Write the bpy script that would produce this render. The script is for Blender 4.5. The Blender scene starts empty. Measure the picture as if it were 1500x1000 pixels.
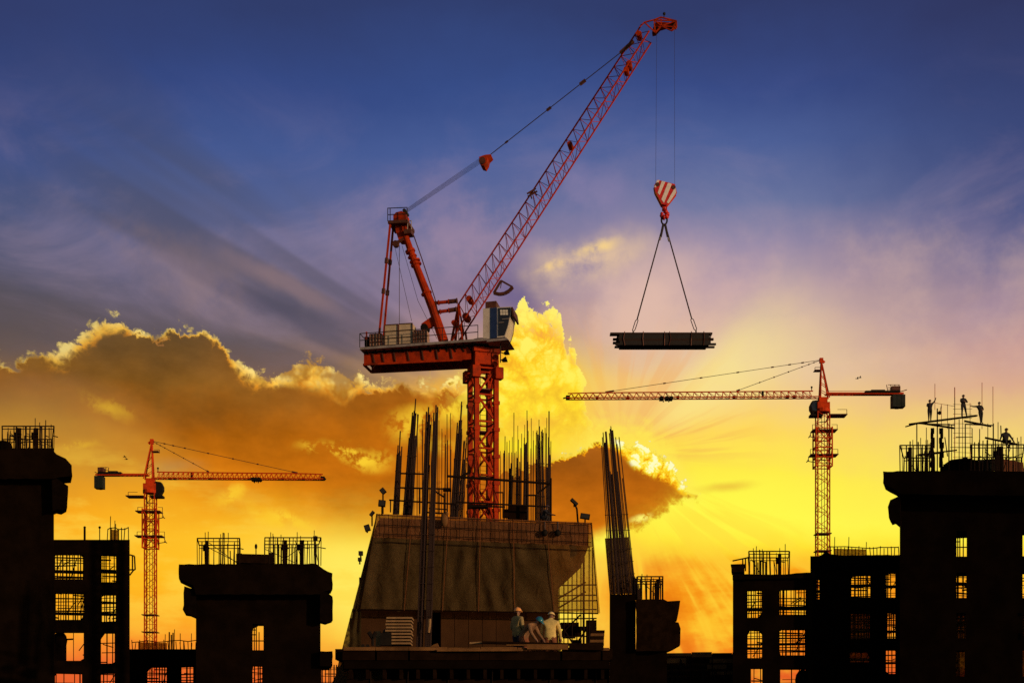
import bpy, bmesh, math, random
from mathutils import Vector, Matrix
rnd = random.Random(7)
SC = bpy.context.scene
COL = SC.collection
PI = math.pi
F = 2083.33            # photo pixels per unit of tangent (50 mm lens, 1500 px wide)
HZ = 1100.0            # photo row of the horizon (camera is level, lens shifted)
CAMZ = 1.7

# ------------------------------------------------------------------ camera
cam_d = bpy.data.cameras.new('camera'); cam = bpy.data.objects.new('camera', cam_d); COL.objects.link(cam)
cam.location = (0, 0, CAMZ); cam.rotation_euler = (PI/2, 0, 0)
cam_d.lens = 50; cam_d.sensor_width = 36; cam_d.sensor_fit = 'HORIZONTAL'
cam_d.shift_y = 0.4; cam_d.clip_start = 0.1; cam_d.clip_end = 8000
SC.camera = cam
SC.view_settings.view_transform = 'Standard'; SC.view_settings.look = 'None'
SC.view_settings.exposure = 0; SC.view_settings.gamma = 1; SC.view_settings.use_curve_mapping = False
SC.render.engine = 'CYCLES'
SC.cycles.max_bounces = 6; SC.cycles.transparent_max_bounces = 16
SC.cycles.use_denoising = False

# ------------------------------------------------------------------ sun
SUN_PHI, SUN_EL = math.radians(52), math.radians(9)     # from behind the camera, to the right, low
sdir = Vector((math.sin(SUN_PHI)*math.cos(SUN_EL), -math.cos(SUN_PHI)*math.cos(SUN_EL), math.sin(SUN_EL)))
sun_d = bpy.data.lights.new('sun', 'SUN'); sun = bpy.data.objects.new('sun', sun_d); COL.objects.link(sun)
sun_d.energy = 2.1; sun_d.angle = math.radians(0.5); sun_d.color = (1.0, 0.62, 0.36)
sun.rotation_euler = (-sdir).to_track_quat('-Z', 'Y').to_euler(); sun.location = (60, -60, 80)

# ------------------------------------------------------------------ node helpers
def lin(c):
    return tuple((v/255/12.92 if v/255 <= .04045 else ((v/255+.055)/1.055)**2.4) for v in c)
class NT:
    def __init__(s, tree): s.t = tree
    def n(s, typ, **kw):
        o = s.t.nodes.new(typ)
        for k, v in kw.items(): setattr(o, k, v)
        return o
    def put(s, sock, v):
        if isinstance(v, bpy.types.NodeSocket): s.t.links.new(v, sock)
        elif isinstance(v, (tuple, list)):
            sock.default_value = tuple(v)+(1,) if len(v) == 3 and len(sock.default_value) == 4 else tuple(v)
        else: sock.default_value = v
    def m(s, op, a, b=None, c=None, clamp=False):
        o = s.n('ShaderNodeMath', operation=op, use_clamp=clamp)
        s.put(o.inputs[0], a)
        if b is not None: s.put(o.inputs[1], b)
        if c is not None: s.put(o.inputs[2], c)
        return o.outputs[0]
    def add(s, a, b): return s.m('ADD', a, b)
    def sub(s, a, b): return s.m('SUBTRACT', a, b)
    def mul(s, a, b): return s.m('MULTIPLY', a, b)
    def mx(s, a, b): return s.m('MAXIMUM', a, b)
    def mn(s, a, b): return s.m('MINIMUM', a, b)
    def step(s, v, lo, hi, t0=0., t1=1., kind='SMOOTHSTEP'):
        o = s.n('ShaderNodeMapRange', interpolation_type=kind)
        for i, q in enumerate((v, lo, hi, t0, t1)): s.put(o.inputs[i], q)
        return o.outputs[0]
    def vec(s, x, y, z=0.):
        o = s.n('ShaderNodeCombineXYZ')
        for i, q in enumerate((x, y, z)): s.put(o.inputs[i], q)
        return o.outputs[0]
    def noise(s, v, scale, detail=4., rough=.55, dist=0.):
        o = s.n('ShaderNodeTexNoise', noise_dimensions='2D'); s.put(o.inputs['Vector'], v)
        o.inputs['Scale'].default_value = scale; o.inputs['Detail'].default_value = detail
        o.inputs['Roughness'].default_value = rough; o.inputs['Distortion'].default_value = dist
        return o.outputs['Fac']
    def billow(s, x, y, octs):               # rounded lumps with creases between them, about 0..1
        tot = None; wsum = 0
        for k, (sc, a) in enumerate(octs):
            n = s.noise(s.vec(s.add(x, 17.3*k), s.add(y, 9.1*k)), sc, 0., 0.)
            b = s.mul(s.m('ABSOLUTE', s.sub(n, .5)), 4.*a); wsum += a
            tot = b if tot is None else s.add(tot, b)
        return s.mul(tot, 1/wsum)
    def mix(s, f, a, b, blend='MIX'):
        o = s.n('ShaderNodeMix', data_type='RGBA', blend_type=blend, clamp_factor=True)
        s.put(o.inputs[0], f); s.put(o.inputs[6], a); s.put(o.inputs[7], b)
        return o.outputs[2]
    def ramp(s, f, stops, kind='EASE'):
        o = s.n('ShaderNodeValToRGB'); s.put(o.inputs[0], f); r = o.color_ramp; r.interpolation = kind
        while len(r.elements) < len(stops): r.elements.new(.5)
        for e, (p, c) in zip(r.elements, sorted(stops)): e.position = p; e.color = tuple(c)+(1,)
        return o.outputs[0]
    def curve(s, f, pts):                     # pts in 0..1
        o = s.n('ShaderNodeFloatCurve'); s.put(o.inputs['Value'], f); cu = o.mapping.curves[0]
        pts = sorted(pts)
        cu.points[0].location = pts[0]; cu.points[1].location = pts[-1]
        for p in pts[1:-1]: cu.points.new(*p)
        for p in cu.points: p.handle_type = 'AUTO_CLAMPED'
        o.mapping.update()
        return o.outputs[0]

# ------------------------------------------------------------------ world: a sunset sky in azimuth / elevation
def sky_xy(px, py):            # photo point -> (azimuth, tan elevation), both in hundreds of photo pixels
    a = math.atan((px-750)/F)
    return a*F/100, (HZ-py)*math.cos(a)/100
world = bpy.data.worlds.new('World'); SC.world = world; world.use_nodes = True
W = NT(world.node_tree); world.node_tree.nodes.clear()
tc = W.n('ShaderNodeTexCoord'); sp = W.n('ShaderNodeSeparateXYZ'); W.put(sp.inputs[0], tc.outputs['Generated'])
dx, dy, dz = sp.outputs
hyp = W.mx(W.m('SQRT', W.add(W.mul(dx, dx), W.mul(dy, dy))), .02)
X = W.mul(W.m('ARCTAN2', dx, dy), F/100)
E = W.mul(W.m('DIVIDE', dz, hyp), F/100)
V = W.vec(X, E)
fine = W.sub(W.noise(V, 2.2, 6, .62), .5)
wx = W.sub(W.noise(V, .9, 5, .55), .5)
wy = W.sub(W.noise(W.vec(W.add(X, 31.7), E, 4.), .9, 5, .55), .5)
soft = W.sub(W.noise(W.vec(W.mul(X, .45), E, 9.), .55, 4, .5), .5)
# smooth background: five columns of colour against elevation
COLS = {
 -60:[(0,(46,55,106)),(120,(50,66,124)),(220,(62,78,136)),(300,(72,84,130)),(370,(84,86,116)),(430,(88,82,94)),(480,(98,84,82)),(540,(120,92,66)),(620,(170,122,50)),(680,(205,144,44)),(740,(246,160,26)),(800,(255,172,26)),(880,(255,168,34)),(930,(250,140,46)),(970,(236,100,46)),(1040,(220,90,40)),(1100,(150,60,25))],
 380:[(0,(44,55,106)),(120,(50,70,134)),(220,(68,88,150)),(300,(84,96,148)),(370,(104,102,138)),(430,(112,100,118)),(490,(120,100,98)),(560,(150,108,70)),(640,(190,128,50)),(720,(246,166,28)),(780,(255,196,42)),(850,(255,192,34)),(930,(252,160,38)),(965,(240,112,40)),(1000,(225,92,38)),(1100,(150,60,25))],
 700:[(0,(44,56,108)),(120,(52,74,138)),(220,(74,94,156)),(300,(104,110,160)),(370,(132,122,156)),(440,(136,116,146)),(500,(180,136,120)),(570,(246,186,64)),(640,(250,180,40)),(720,(235,150,30)),(780,(255,215,60)),(850,(255,236,90)),(930,(255,236,80)),(1000,(240,150,40)),(1100,(150,60,25))],
 1080:[(0,(44,52,102)),(120,(54,72,136)),(220,(78,96,156)),(300,(112,120,166)),(360,(160,144,174)),(420,(202,168,174)),(480,(228,190,166)),(540,(240,206,156)),(600,(248,210,126)),(650,(255,218,90)),(700,(255,236,72)),(760,(255,250,78)),(800,(255,226,48)),(840,(250,158,22)),(900,(250,150,20)),(940,(246,130,28)),(975,(232,96,36)),(1040,(214,84,32)),(1100,(150,60,25))],
 1520:[(0,(44,47,92)),(120,(50,60,112)),(220,(60,72,126)),(300,(80,86,136)),(380,(116,108,146)),(450,(166,136,152)),(510,(200,154,146)),(570,(220,170,138)),(630,(240,204,120)),(690,(255,232,84)),(760,(255,240,70)),(820,(255,190,36)),(880,(250,150,32)),(930,(238,110,40)),(975,(226,84,40)),(1040,(210,76,34)),(1100,(150,60,25))]}
Eg = W.add(W.add(E, W.mul(soft, .9)), W.mul(fine, .22))
base = None; prevx = None
for px in sorted(COLS):
    stops = []
    for py, c in COLS[px]:
        x, e = sky_xy(px, py); stops.append((min(1, max(0, e/11.5)), lin(c)))
    x = sky_xy(px, 500)[0]
    r = W.ramp(W.m('DIVIDE', Eg, 11.5, clamp=True), stops, 'LINEAR')
    base = r if base is None else W.mix(W.step(W.add(X, W.mul(wx, .8)), prevx, x), base, r)
    prevx = x
# crepuscular rays about the hidden sun
sx, se = sky_xy(905, 668)
rx, re = W.sub(X, sx), W.sub(E, se)
rad = W.m('SQRT', W.add(W.mul(rx, rx), W.mul(re, re)))
ang = W.m('ARCTAN2', re, rx)
ray = W.noise(W.vec(W.mul(ang, 9.5), W.mul(rad, .16)), 1., 2., .5)
ray2 = W.noise(W.vec(W.mul(W.add(ang, W.mul(wx, .05)), 7.), W.mul(rad, .35)), 1., 3., .6)
def blob(px, py, ax, ay, rot=0., warp=.5, soft0=0.):
    """soft spot, photo pixels"""
    cx, ce = sky_xy(px, py)
    u = W.add(W.sub(X, cx), W.mul(wx, warp)); v = W.add(W.sub(E, ce), W.mul(wy, warp))
    c, s = math.cos(rot), math.sin(rot)
    uu = W.m('DIVIDE', W.add(W.mul(u, c), W.mul(v, s)), ax/100); vv = W.m('DIVIDE', W.sub(W.mul(v, c), W.mul(u, s)), ay/100)
    d = W.m('SQRT', W.add(W.mul(uu, uu), W.mul(vv, vv)))
    return W.step(d, 1., soft0)
sky = W.mix(W.mul(W.step(E, 5.5, 8.), .30), base, W.mix(1., base, (.93, 1., .86), 'MULTIPLY'))
sky = W.mix(W.mul(W.step(E, 4.8, 7.), .12), sky, lin((74, 92, 126)))
# lilac veils and wisps high up
wisp = W.noise(W.vec(W.mul(X, .6), W.add(E, 3.)), .55, 6, .6, .4)
patch = W.noise(W.vec(X, W.add(E, 15.)), .75, 6, .6)
veil = W.mul(W.step(wisp, .42, .72), W.mul(W.step(E, 4.6, 6.2), W.step(E, 10.2, 7.)))
sky = W.mix(W.mul(veil, .26), sky, lin((172, 148, 170)))
pf = W.mul(W.step(patch, .36, .68), .55)
sky = W.mix(W.mul(pf, blob(680, 350, 300, 140, .0, .9)), sky, lin((168, 140, 162)))
sky = W.mix(W.mul(pf, blob(300, 400, 300, 70, -.4, .9)), sky, lin((156, 128, 126)))
sky = W.mix(W.mul(W.mul(pf, .8), blob(860, 290, 90, 60, .4, .9)), sky, lin((150, 134, 172)))
# dark rays to the upper left, faint ones round the sun
rayL = W.mul(W.mul(W.step(ray, .40, .64), W.step(ang, 2.42, 2.62)), W.mul(W.step(rad, 2.0, 4.2), W.step(rad, 10.5, 7.)))
rayL = W.mul(rayL, W.step(ang, 3.05, 2.88))
sky = W.mix(W.mul(rayL, .48), sky, lin((72, 70, 80)))
sky = W.mix(W.mul(W.mul(W.step(ang, 2.86, 2.94), W.step(E, 5.2, 6.)), W.mul(W.step(E, 8., 6.8), .45)), sky, lin((86, 76, 78)))
sky = W.mix(W.mul(blob(450, 475, 160, 28, -.42, .35, .2), .62), sky, lin((80, 76, 92)))
sky = W.mix(W.mul(blob(330, 420, 170, 18, -.42, .25, .2), .35), sky, lin((74, 72, 92)))
sky = W.mix(W.mul(blob(425, 420, 130, 22, -.42, .25, .2), .40), sky, lin((160, 128, 124)))
rayR = W.mul(W.mul(W.step(ray2, .44, .62), W.step(rad, .3, .7)), W.mul(W.step(rad, 2.6, .9), W.mul(W.step(ang, 2.4, 2.0), W.step(ang, -.2, .1))))
sky = W.mix(W.mul(rayR, .45), sky, lin((240, 164, 84)))
beam = W.mul(W.mul(W.step(ang, .25, .62), W.step(ang, .95, .70)), W.mul(W.step(rad, .5, 1.2), W.step(rad, 4.2, 1.4)))
sky = W.mix(W.mul(beam, .55), sky, lin((255, 240, 140)))
# violet shade right of the jib and the pale peach cloud beside it
sky = W.mix(W.mul(blob(762, 425, 62, 70, .2, .5, .0), .8), sky, lin((104, 92, 136)))
pe = W.add(W.mul(patch, .6), W.mul(W.noise(V, 2.6, 6, .62), .4))
sky = W.mix(W.mul(W.mul(blob(930, 450, 170, 120, 0, .6), W.step(X, .30, .75)), W.step(patch, .25, .6, .35, .8)), sky, lin((226, 188, 172)))
sky = W.mix(W.mul(W.mul(W.step(patch, .38, .78), .26), W.mul(W.step(X, .6, 2.), W.mul(W.step(E, 4.6, 5.6), W.step(E, 8., 7.)))), sky, lin((236, 196, 170)))
sky = W.mix(W.mul(W.mul(blob(856, 382, 125, 56, .3, .6), W.step(pe, .24, .56)), .85), sky, lin((236, 200, 156)))
sky = W.mix(W.mul(blob(868, 358, 46, 15, .25, .35), W.step(pe, .34, .56)), sky, lin((252, 214, 136)))
sky = W.mix(W.mul(blob(815, 388, 40, 10, .3, .35), W.step(pe, .34, .56)), sky, lin((244, 206, 140)))
# broad glows
sky = W.mix(W.mul(blob(780, 590, 170, 130, 0, .5), .9), sky, lin((255, 220, 50)))
sky = W.mix(W.mul(blob(930, 590, 130, 60, 0, .5), .45), sky, lin((246, 200, 120)))
sky = W.mix(W.mul(blob(650, 600, 110, 60, .2, .7), .7), sky, lin((250, 176, 40)))
sky = W.mix(W.mul(blob(1060, 750, 210, 80, .05, .3), .85), sky, lin((255, 248, 72)))
sky = W.mix(W.mul(blob(520, 850, 260, 120, 0, .3), .75), sky, lin((255, 244, 104)))
sky = W.mix(W.mul(blob(975, 875, 170, 62, -.15, .6), .95), sky, lin((246, 146, 20)))
sky = W.mix(W.mul(blob(1160, 870, 170, 46, .0, .5), .8), sky, lin((246, 146, 20)))

low = W.mul(W.step(E, 3.1, 2.4), W.step(E, .6, 1.5))
lown = W.add(W.mul(W.noise(W.vec(W.mul(X, .7), W.mul(E, 1.6)), 1.1, 6, .6), .7), W.mul(ray2, .35))
sky = W.mix(W.mul(W.mul(low, W.step(lown, .46, .66)), W.mul(W.step(X, .6, 2.), .75)), sky, lin((255, 206, 50)))
sky = W.mix(W.mul(W.mul(low, W.step(lown, .50, .34)), W.mul(W.step(X, .6, 2.), .6)), sky, lin((226, 112, 14)))
rayD = W.mul(W.mul(W.step(ray2, .44, .62), W.step(ang, -.25, -.6)), W.mul(W.step(rad, .8, 1.5), W.step(rad, 4.5, 2.2)))
sky = W.mix(W.mul(W.mul(rayD, W.step(X, .9, 1.6)), .5), sky, lin((255, 214, 60)))
sky = W.mix(W.mul(W.mul(W.step(W.noise(W.vec(W.mul(X, .5), W.mul(E, 1.5)), 1., 6, .6), .46, .66), W.mul(W.step(E, 4.6, 3.6), W.step(E, 1.2, 2.2))), W.mul(W.step(X, -.6, -2.), .55)), sky, lin((255, 214, 70)))

XC = W.m('DIVIDE', W.add(X, 8.), 16.)          # 0..1 over the photographed azimuths (and a little more)
puff = W.billow(W.add(X, W.mul(wx, .30)), W.add(E, W.mul(wy, .30)), [(2.3, 1.), (5., .62), (10.5, .4), (22., .24), (45., .14)])
puff2 = W.billow(W.add(X, W.mul(fine, .10)), W.add(E, W.mul(wx, .12)), [(4.2, 1.), (9., .6), (19., .4), (40., .22)])
puffd2 = W.sub(puff2, .40)
puffd = W.sub(puff, .40)
def profile(pts):
    q = []
    for px, py in pts:
        x, e = sky_xy(px, py); q.append(((x+8)/16, e/12))
    q = ([(0., q[0][1])] if q[0][0] > .001 else [])+q+[(1., q[-1][1])]
    xin = W.add(XC, W.mul(wx, .010))
    return W.mul(W.curve(xin, q), 12.)
mod = W.add(W.mul(W.noise(W.vec(W.mul(X, .8), W.mul(E, 1.3)), .9, 6, .6), 1.2), .40)
# ---- the big bank on the left
topL = profile([(0,536),(30,530),(62,516),(90,518),(112,500),(135,480),(158,468),(185,472),(205,492),(232,490),(262,482),(300,486),(326,500),(345,526),(372,546),(402,548),(428,532),(452,524),(478,532),(498,556),(520,552),(545,564),(580,560),(620,566),(660,566),(690,572),(730,600),(760,660)])
botL = profile([(0,610),(80,616),(150,640),(210,668),(260,706),(320,742),(390,762),(470,776),(550,772),(620,760),(690,740)])
dL = W.add(W.add(W.sub(topL, E), W.mul(puffd, .36)), W.mul(fine, .10))
mL = W.mul(W.step(dL, -.02, .12), W.step(W.add(E, W.mul(soft, 1.1)), W.sub(botL, .35), W.add(botL, .75)))
mL = W.mul(mL, W.step(X, .2, -.7))
cL = W.ramp(W.m('DIVIDE', W.add(E, W.mul(wx, .8)), 8., clamp=True), [(3.2/8, lin((242,150,22))), (3.9/8, lin((214,124,16))), (4.6/8, lin((174,102,18))), (5.2/8, lin((136,94,38))), (5.8/8, lin((118,88,50))), (6.3/8, lin((104,84,60)))], 'LINEAR')
cL = W.mix(W.step(X, -5., -1.2), cL, W.mix(.62, cL, lin((196,112,18))))
cL = W.mix(1., cL, W.vec(W.mul(mod, .93), W.mul(mod, .84), W.mul(mod, .70)), 'MULTIPLY')
sky = W.mix(mL, sky, cL)
rimw = W.add(.05, W.mul(W.step(W.noise(W.vec(X, 2.), .9, 2, .5), .40, .62), .10))
rimw = W.add(rimw, W.add(W.mul(blob(458, 552, 90, 62, -.3, .2), .42), W.mul(blob(158, 480, 44, 40, 0, .2), .12)))
rim = W.m('EXPONENT', W.mul(W.m('DIVIDE', W.mx(W.sub(dL, W.mul(puff, .10)), 0.), rimw), -1.))
rimstr = W.mul(W.step(W.noise(W.vec(X, W.add(E, 12.)), 1.1, 4, .6), .40, .56, .22, 1.), W.step(X, -8., -3.6, .6, 1.))
lump = W.ramp(W.add(W.mul(rim, .55), W.mul(puff, .62)), [(.15, lin((172,102,26))), (.40, lin((232,150,40))), (.62, lin((255,198,76))), (.92, lin((255,228,136)))], 'LINEAR')
sky = W.mix(W.mul(W.mul(mL, W.step(rim, .12, .5)), rimstr), sky, lump)
# glowing breaks in the bank
brk = W.step(W.add(W.mul(W.noise(V, 1.5, 6, .62), .7), W.mul(puff, .3)), .40, .56)
for (a, b, c, d, r, k) in ((520,664,70,24,-.25,1.),(470,660,60,18,-.1,.6),(160,600,60,16,-.3,.35),(335,730,34,18,.5,.7),(420,762,90,16,-.25,.8),(600,625,60,34,.2,.8),(655,590,50,34,.4,.9),(640,650,50,20,.1,.5),(100,650,60,10,.0,.35)):
    sky = W.mix(W.mul(W.mul(blob(a, b, c, d, r, .6), brk), k), sky, lin((255, 210, 50)))
sky = W.mix(W.mul(blob(250, 690, 60, 26, .1, .5), .35), sky, lin((150, 130, 90)))
# ---- the bright cumulus behind the crane
topC = profile([(560,640),(640,590),(690,560),(716,545),(730,500),(744,468),(758,456),(776,462),(794,457),(812,464),(826,480),(836,502),(836,528),(848,552),(856,585),(872,640),(900,720)])
dC = W.add(W.sub(topC, E), W.mul(puffd, .52))
mC = W.mul(W.step(dC, 0., .08), W.mul(W.step(E, 4.3, 5.0), W.mul(W.step(X, -1.1, -.3), W.step(X, 1.6, .9))))
cC = W.ramp(W.add(W.mul(puff, .45), W.mul(W.noise(V, 1.0, 5, .6), .7)), [(.36, lin((226,128,26))), (.50, lin((250,168,32))), (.62, lin((255,208,40))), (.80, lin((255,240,100)))], 'LINEAR')
cC = W.mix(W.m('EXPONENT', W.mul(W.mx(dC, 0.), -8.)), cC, lin((255, 236, 130)))
cC = W.mix(W.mul(W.step(E, 6.2, 5.), .55), cC, lin((255, 236, 56)))
sky = W.mix(mC, sky, cC)
sky = W.mix(W.mul(blob(785, 612, 70, 18, .05, .4), .5), sky, lin((244, 176, 60)))
sky = W.mix(W.mul(blob(770, 655, 90, 26, .0, .4), .8), sky, lin((255, 234, 40)))
# ---- the dark cloud with the golden rim, hiding the sun
topR = profile([(520,800),(600,740),(640,716),(700,700),(760,694),(800,678),(830,668),(852,662),(868,650),(890,648),(915,652),(945,656),(968,668),(985,684),(996,704),(1008,718),(1022,727),(1034,733),(1046,760)])
botR = profile([(520,790),(640,812),(720,830),(800,840),(850,816),(880,798),(905,790),(940,778),(965,762),(985,748),(1005,738),(1022,731),(1040,736)])
dR = W.add(W.sub(topR, E), W.mul(puffd2, .20))
bR = W.add(W.sub(E, botR), W.add(W.mul(puffd2, .16), W.mul(soft, .2)))
mR = W.mul(W.step(dR, -.01, .03), W.step(bR, 0., .14)); mR = W.mul(mR, W.mul(W.step(X, -2.2, -.9), W.step(X, 2.78, 2.66)))
cR = W.ramp(W.m('DIVIDE', W.add(E, W.mul(wx, .6)), 8., clamp=True), [(2.7/8, lin((226,132,16))), (3.4/8, lin((202,110,14))), (4.0/8, lin((176,94,16))), (4.6/8, lin((156,88,24)))], 'LINEAR')
cR = W.mix(1., cR, W.vec(mod, mod, mod), 'MULTIPLY')
sky = W.mix(W.mul(W.mul(W.mul(W.step(dR, -.5, 0.), W.step(dR, .3, .0)), W.step(X, .3, 1.2)), W.mul(W.step(X, 2.9, 2.4), .8)), sky, lin((255, 234, 84)))
sky = W.mix(mR, sky, cR)
rwR = W.add(.045, W.mul(blob(962, 684, 84, 68, -.6, .15), .22))
rimR = W.m('EXPONENT', W.mul(W.m('DIVIDE', W.mx(W.sub(dR, W.mul(W.mul(puff2, blob(955, 680, 90, 80, -.6, .15)), .30)), 0.), rwR), -1.))
lumpR = W.ramp(W.add(W.mul(rimR, .5), W.mul(puff2, .75)), [(.20, lin((184,98,10))), (.44, lin((240,150,14))), (.66, lin((255,214,36))), (.86, lin((255,240,90))), (1., lin((255,252,190)))], 'LINEAR')
sky = W.mix(W.mul(W.mul(mR, W.step(rimR, .15, .45)), W.step(X, .35, .7)), sky, lumpR)
rimB = W.m('EXPONENT', W.mul(W.mx(bR, 0.), -9.))
sky = W.mix(W.mul(W.mul(mR, rimB), W.mul(W.step(X, 1.2, 1.9), .85)), sky, lin((255, 226, 50)))
sky = W.mix(W.mul(blob(938, 760, 24, 9, .2, .25), W.step(brk, .0, .3)), sky, lin((255, 244, 110)))
sky = W.mix(W.mul(blob(884, 788, 40, 28, .1, .4), .95), sky, lin((255, 242, 80)))
sky = W.mix(W.mul(blob(1065, 712, 60, 12, .1, .2), .55), sky, lin((226, 160, 56)))
# overall glow loss to the far left and right is in the columns; towards the zenith and behind it falls to the dusk sky
front = W.mul(W.step(W.m('ABSOLUTE', X), 36., 13.), W.step(E, 60., 14.))
bg1 = W.n('ShaderNodeBackground'); W.put(bg1.inputs[0], sky); bg1.inputs[1].default_value = 1.0
nish = W.n('ShaderNodeTexSky', sky_type='NISHITA'); nish.sun_disc = False
nish.sun_elevation = SUN_EL; nish.sun_rotation = PI - SUN_PHI
bg2 = W.n('ShaderNodeBackground'); W.put(bg2.inputs[0], nish.outputs[0]); bg2.inputs[1].default_value = 0.05
ms = W.n('ShaderNodeMixShader'); W.put(ms.inputs[0], front); W.put(ms.inputs[1], bg2.outputs[0]); W.put(ms.inputs[2], bg1.outputs[0])
wo = W.n('ShaderNodeOutputWorld'); W.put(wo.inputs[0], ms.outputs[0])

# ------------------------------------------------------------------ materials
def mat(name, col, rough=.7, metal=0., var=.25, scale=3., bump=0., tint=None, spec=.4):
    m = bpy.data.materials.new(name); m.use_nodes = True
    t = NT(m.node_tree); b = m.node_tree.nodes['Principled BSDF']
    tc = t.n('ShaderNodeTexCoord').outputs['Object']
    n = t.n('ShaderNodeTexNoise'); t.put(n.inputs['Vector'], tc); n.inputs['Scale'].default_value = scale; n.inputs['Detail'].default_value = 6
    n.inputs['Roughness'].default_value = .62
    f = n.outputs['Fac']
    lo = tuple(c*(1-var) for c in col); hi = tuple(min(1, c*(1+var)) for c in col)
    c = t.mix(t.step(f, .3, .7), lo, hi)
    if tint:
        n2 = t.n('ShaderNodeTexNoise'); t.put(n2.inputs['Vector'], tc); n2.inputs['Scale'].default_value = scale*.37; n2.inputs['Detail'].default_value = 8
        c = t.mix(t.step(n2.outputs['Fac'], .52, .68, 0., tint[1]), c, tint[0])
    t.put(b.inputs['Base Color'], c); b.inputs['Metallic'].default_value = metal
    t.put(b.inputs['Roughness'], t.step(f, .3, .7, max(0, rough-.1), min(1, rough+.1)))
    b.inputs['Specular IOR Level'].default_value = spec
    if bump:
        bp = t.n('ShaderNodeBump'); bp.inputs['Strength'].default_value = bump; bp.inputs['Distance'].default_value = .02
        t.put(bp.inputs['Height'], f); t.put(b.inputs['Normal'], bp.outputs[0])
    return m
def net_mat(name, col, through, opacity):
    """woven debris netting: part hole, part thin cloth that lets some light through"""
    m = bpy.data.materials.new(name); m.use_nodes = True
    t = NT(m.node_tree); m.node_tree.nodes.clear()
    tc = t.n('ShaderNodeTexCoord').outputs['Object']
    n = t.n('ShaderNodeTexNoise'); t.put(n.inputs['Vector'], tc); n.inputs['Scale'].default_value = .9; n.inputs['Detail'].default_value = 7
    n2 = t.n('ShaderNodeTexNoise'); t.put(n2.inputs['Vector'], tc); n2.inputs['Scale'].default_value = 5.; n2.inputs['Detail'].default_value = 5
    c = t.mix(t.step(n.outputs['Fac'], .35, .68), tuple(v*.82 for v in col), tuple(v*1.18 for v in col))
    n3 = t.n('ShaderNodeTexNoise'); t.put(n3.inputs['Vector'], tc); n3.inputs['Scale'].default_value = 1.1; n3.inputs['Detail'].default_value = 3; n3.inputs['Distortion'].default_value = 1.6
    bp = t.n('ShaderNodeBump'); bp.inputs['Strength'].default_value = .5; bp.inputs['Distance'].default_value = .2
    t.put(bp.inputs['Height'], t.m('ABSOLUTE', t.sub(n3.outputs['Fac'], .5)))
    d = t.n('ShaderNodeBsdfDiffuse'); t.put(d.inputs[0], c); t.put(d.inputs['Normal'], bp.outputs[0])
    tl = t.n('ShaderNodeBsdfTranslucent'); t.put(tl.inputs[0], through)
    a = t.n('ShaderNodeMixShader'); a.inputs[0].default_value = .5; t.put(a.inputs[1], d.outputs[0]); t.put(a.inputs[2], tl.outputs[0])
    tr = t.n('ShaderNodeBsdfTransparent'); t.put(tr.inputs[0], (1., .82, .55))
    o = t.n('ShaderNodeMixShader'); t.put(o.inputs[0], t.step(n2.outputs['Fac'], .3, .7, opacity-.06, min(1, opacity+.06)))
    t.put(o.inputs[1], tr.outputs[0]); t.put(o.inputs[2], a.outputs[0])
    out = t.n('ShaderNodeOutputMaterial'); t.put(out.inputs[0], o.outputs[0])
    return m
M = {}
M['crane'] = mat('red_crane_paint', (.40, .034, .005), .65, 0., .28, 2.2, .1, ((.12, .018, .007), .85), .06)
M['crane2'] = mat('orange_crane_paint', (.62, .050, .007), .65, 0., .2, 1.2, 0., ((.22, .03, .012), .6), .06)
M['crane_dark'] = mat('brown_crane_steel', (.10, .030, .014), .6, .2, .3, 3.)
M['steel'] = mat('dark_steel', (.011, .007, .005), .75, .0, .3, 4.)
M['black'] = mat('black_machinery', (.012, .009, .007), .8, 0., .3, 3., 0., None, .1)
M['rope'] = mat('greased_wire_rope', (.045, .030, .026), .6, .4, .2, 20.)
M['grey'] = mat('grey_deck_steel', (.28, .24, .22), .5, .1, .2, 3., 0., ((.12, .08, .06), .6))
M['white'] = mat('white_cab_paint', (.60, .54, .46), .4, 0., .08, 3., 0., ((.4, .33, .26), .5))
M['blue'] = mat('dark_blue_paint', (.014, .030, .10), .4, 0., .15, 3.)
M['panel'] = mat('backlit_tone_housing_paint', (.52, .41, .27), .5, 0., .15, 2., 0., ((.3, .2, .12), .5))  # warm bright tone puts the backlight on the housings into the colour
M['rib_panel'] = mat('pale_ribbed_panel', (.42, .26, .18), .55, 0., .2, 3.)
M['glass'] = mat('dark_cab_glass', (.02, .017, .02), .12, 0., .1, 2., 0., None, .6)
M['pane'] = mat('skylit_tone_cab_pane', (.75, .70, .58), .3, 0., .06, 3.)  # pale colour stands in for sky light through the see-through panes
M['red'] = mat('red_block_paint', (.62, .020, .016), .42, 0., .15, 5., 0., ((.25, .02, .015), .5))
M['stripe'] = mat('white_stripe_paint', (.80, .74, .70), .42, 0., .08, 5.)
M['concrete'] = mat('shade_toned_shuttered_concrete', (.0062, .0034, .0018), .95, 0., .3, .7, .3, ((.0036, .002, .0012), .8), 0.)  # backlit silhouette shade put into the base colour, far darker than bare concrete
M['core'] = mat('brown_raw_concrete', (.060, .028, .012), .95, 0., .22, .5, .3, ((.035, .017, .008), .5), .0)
M['form'] = mat('worn_formwork_board', (.17, .080, .026), .85, 0., .3, 2., .2, ((.06, .03, .012), .7), .08)
M['dkform'] = mat('shade_toned_formwork_board', (.012, .006, .0028), .9, 0., .35, 2., .2, None, .0)  # board colour blackened to carry the shade of the backlit side
M['rebar'] = mat('rusty_rebar', (.022, .008, .004), .9, 0., .35, 8.)
M['scaf'] = mat('dark_scaffold_tube', (.012, .006, .003), .85, 0., .3, 4., 0., None, .1)
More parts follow.
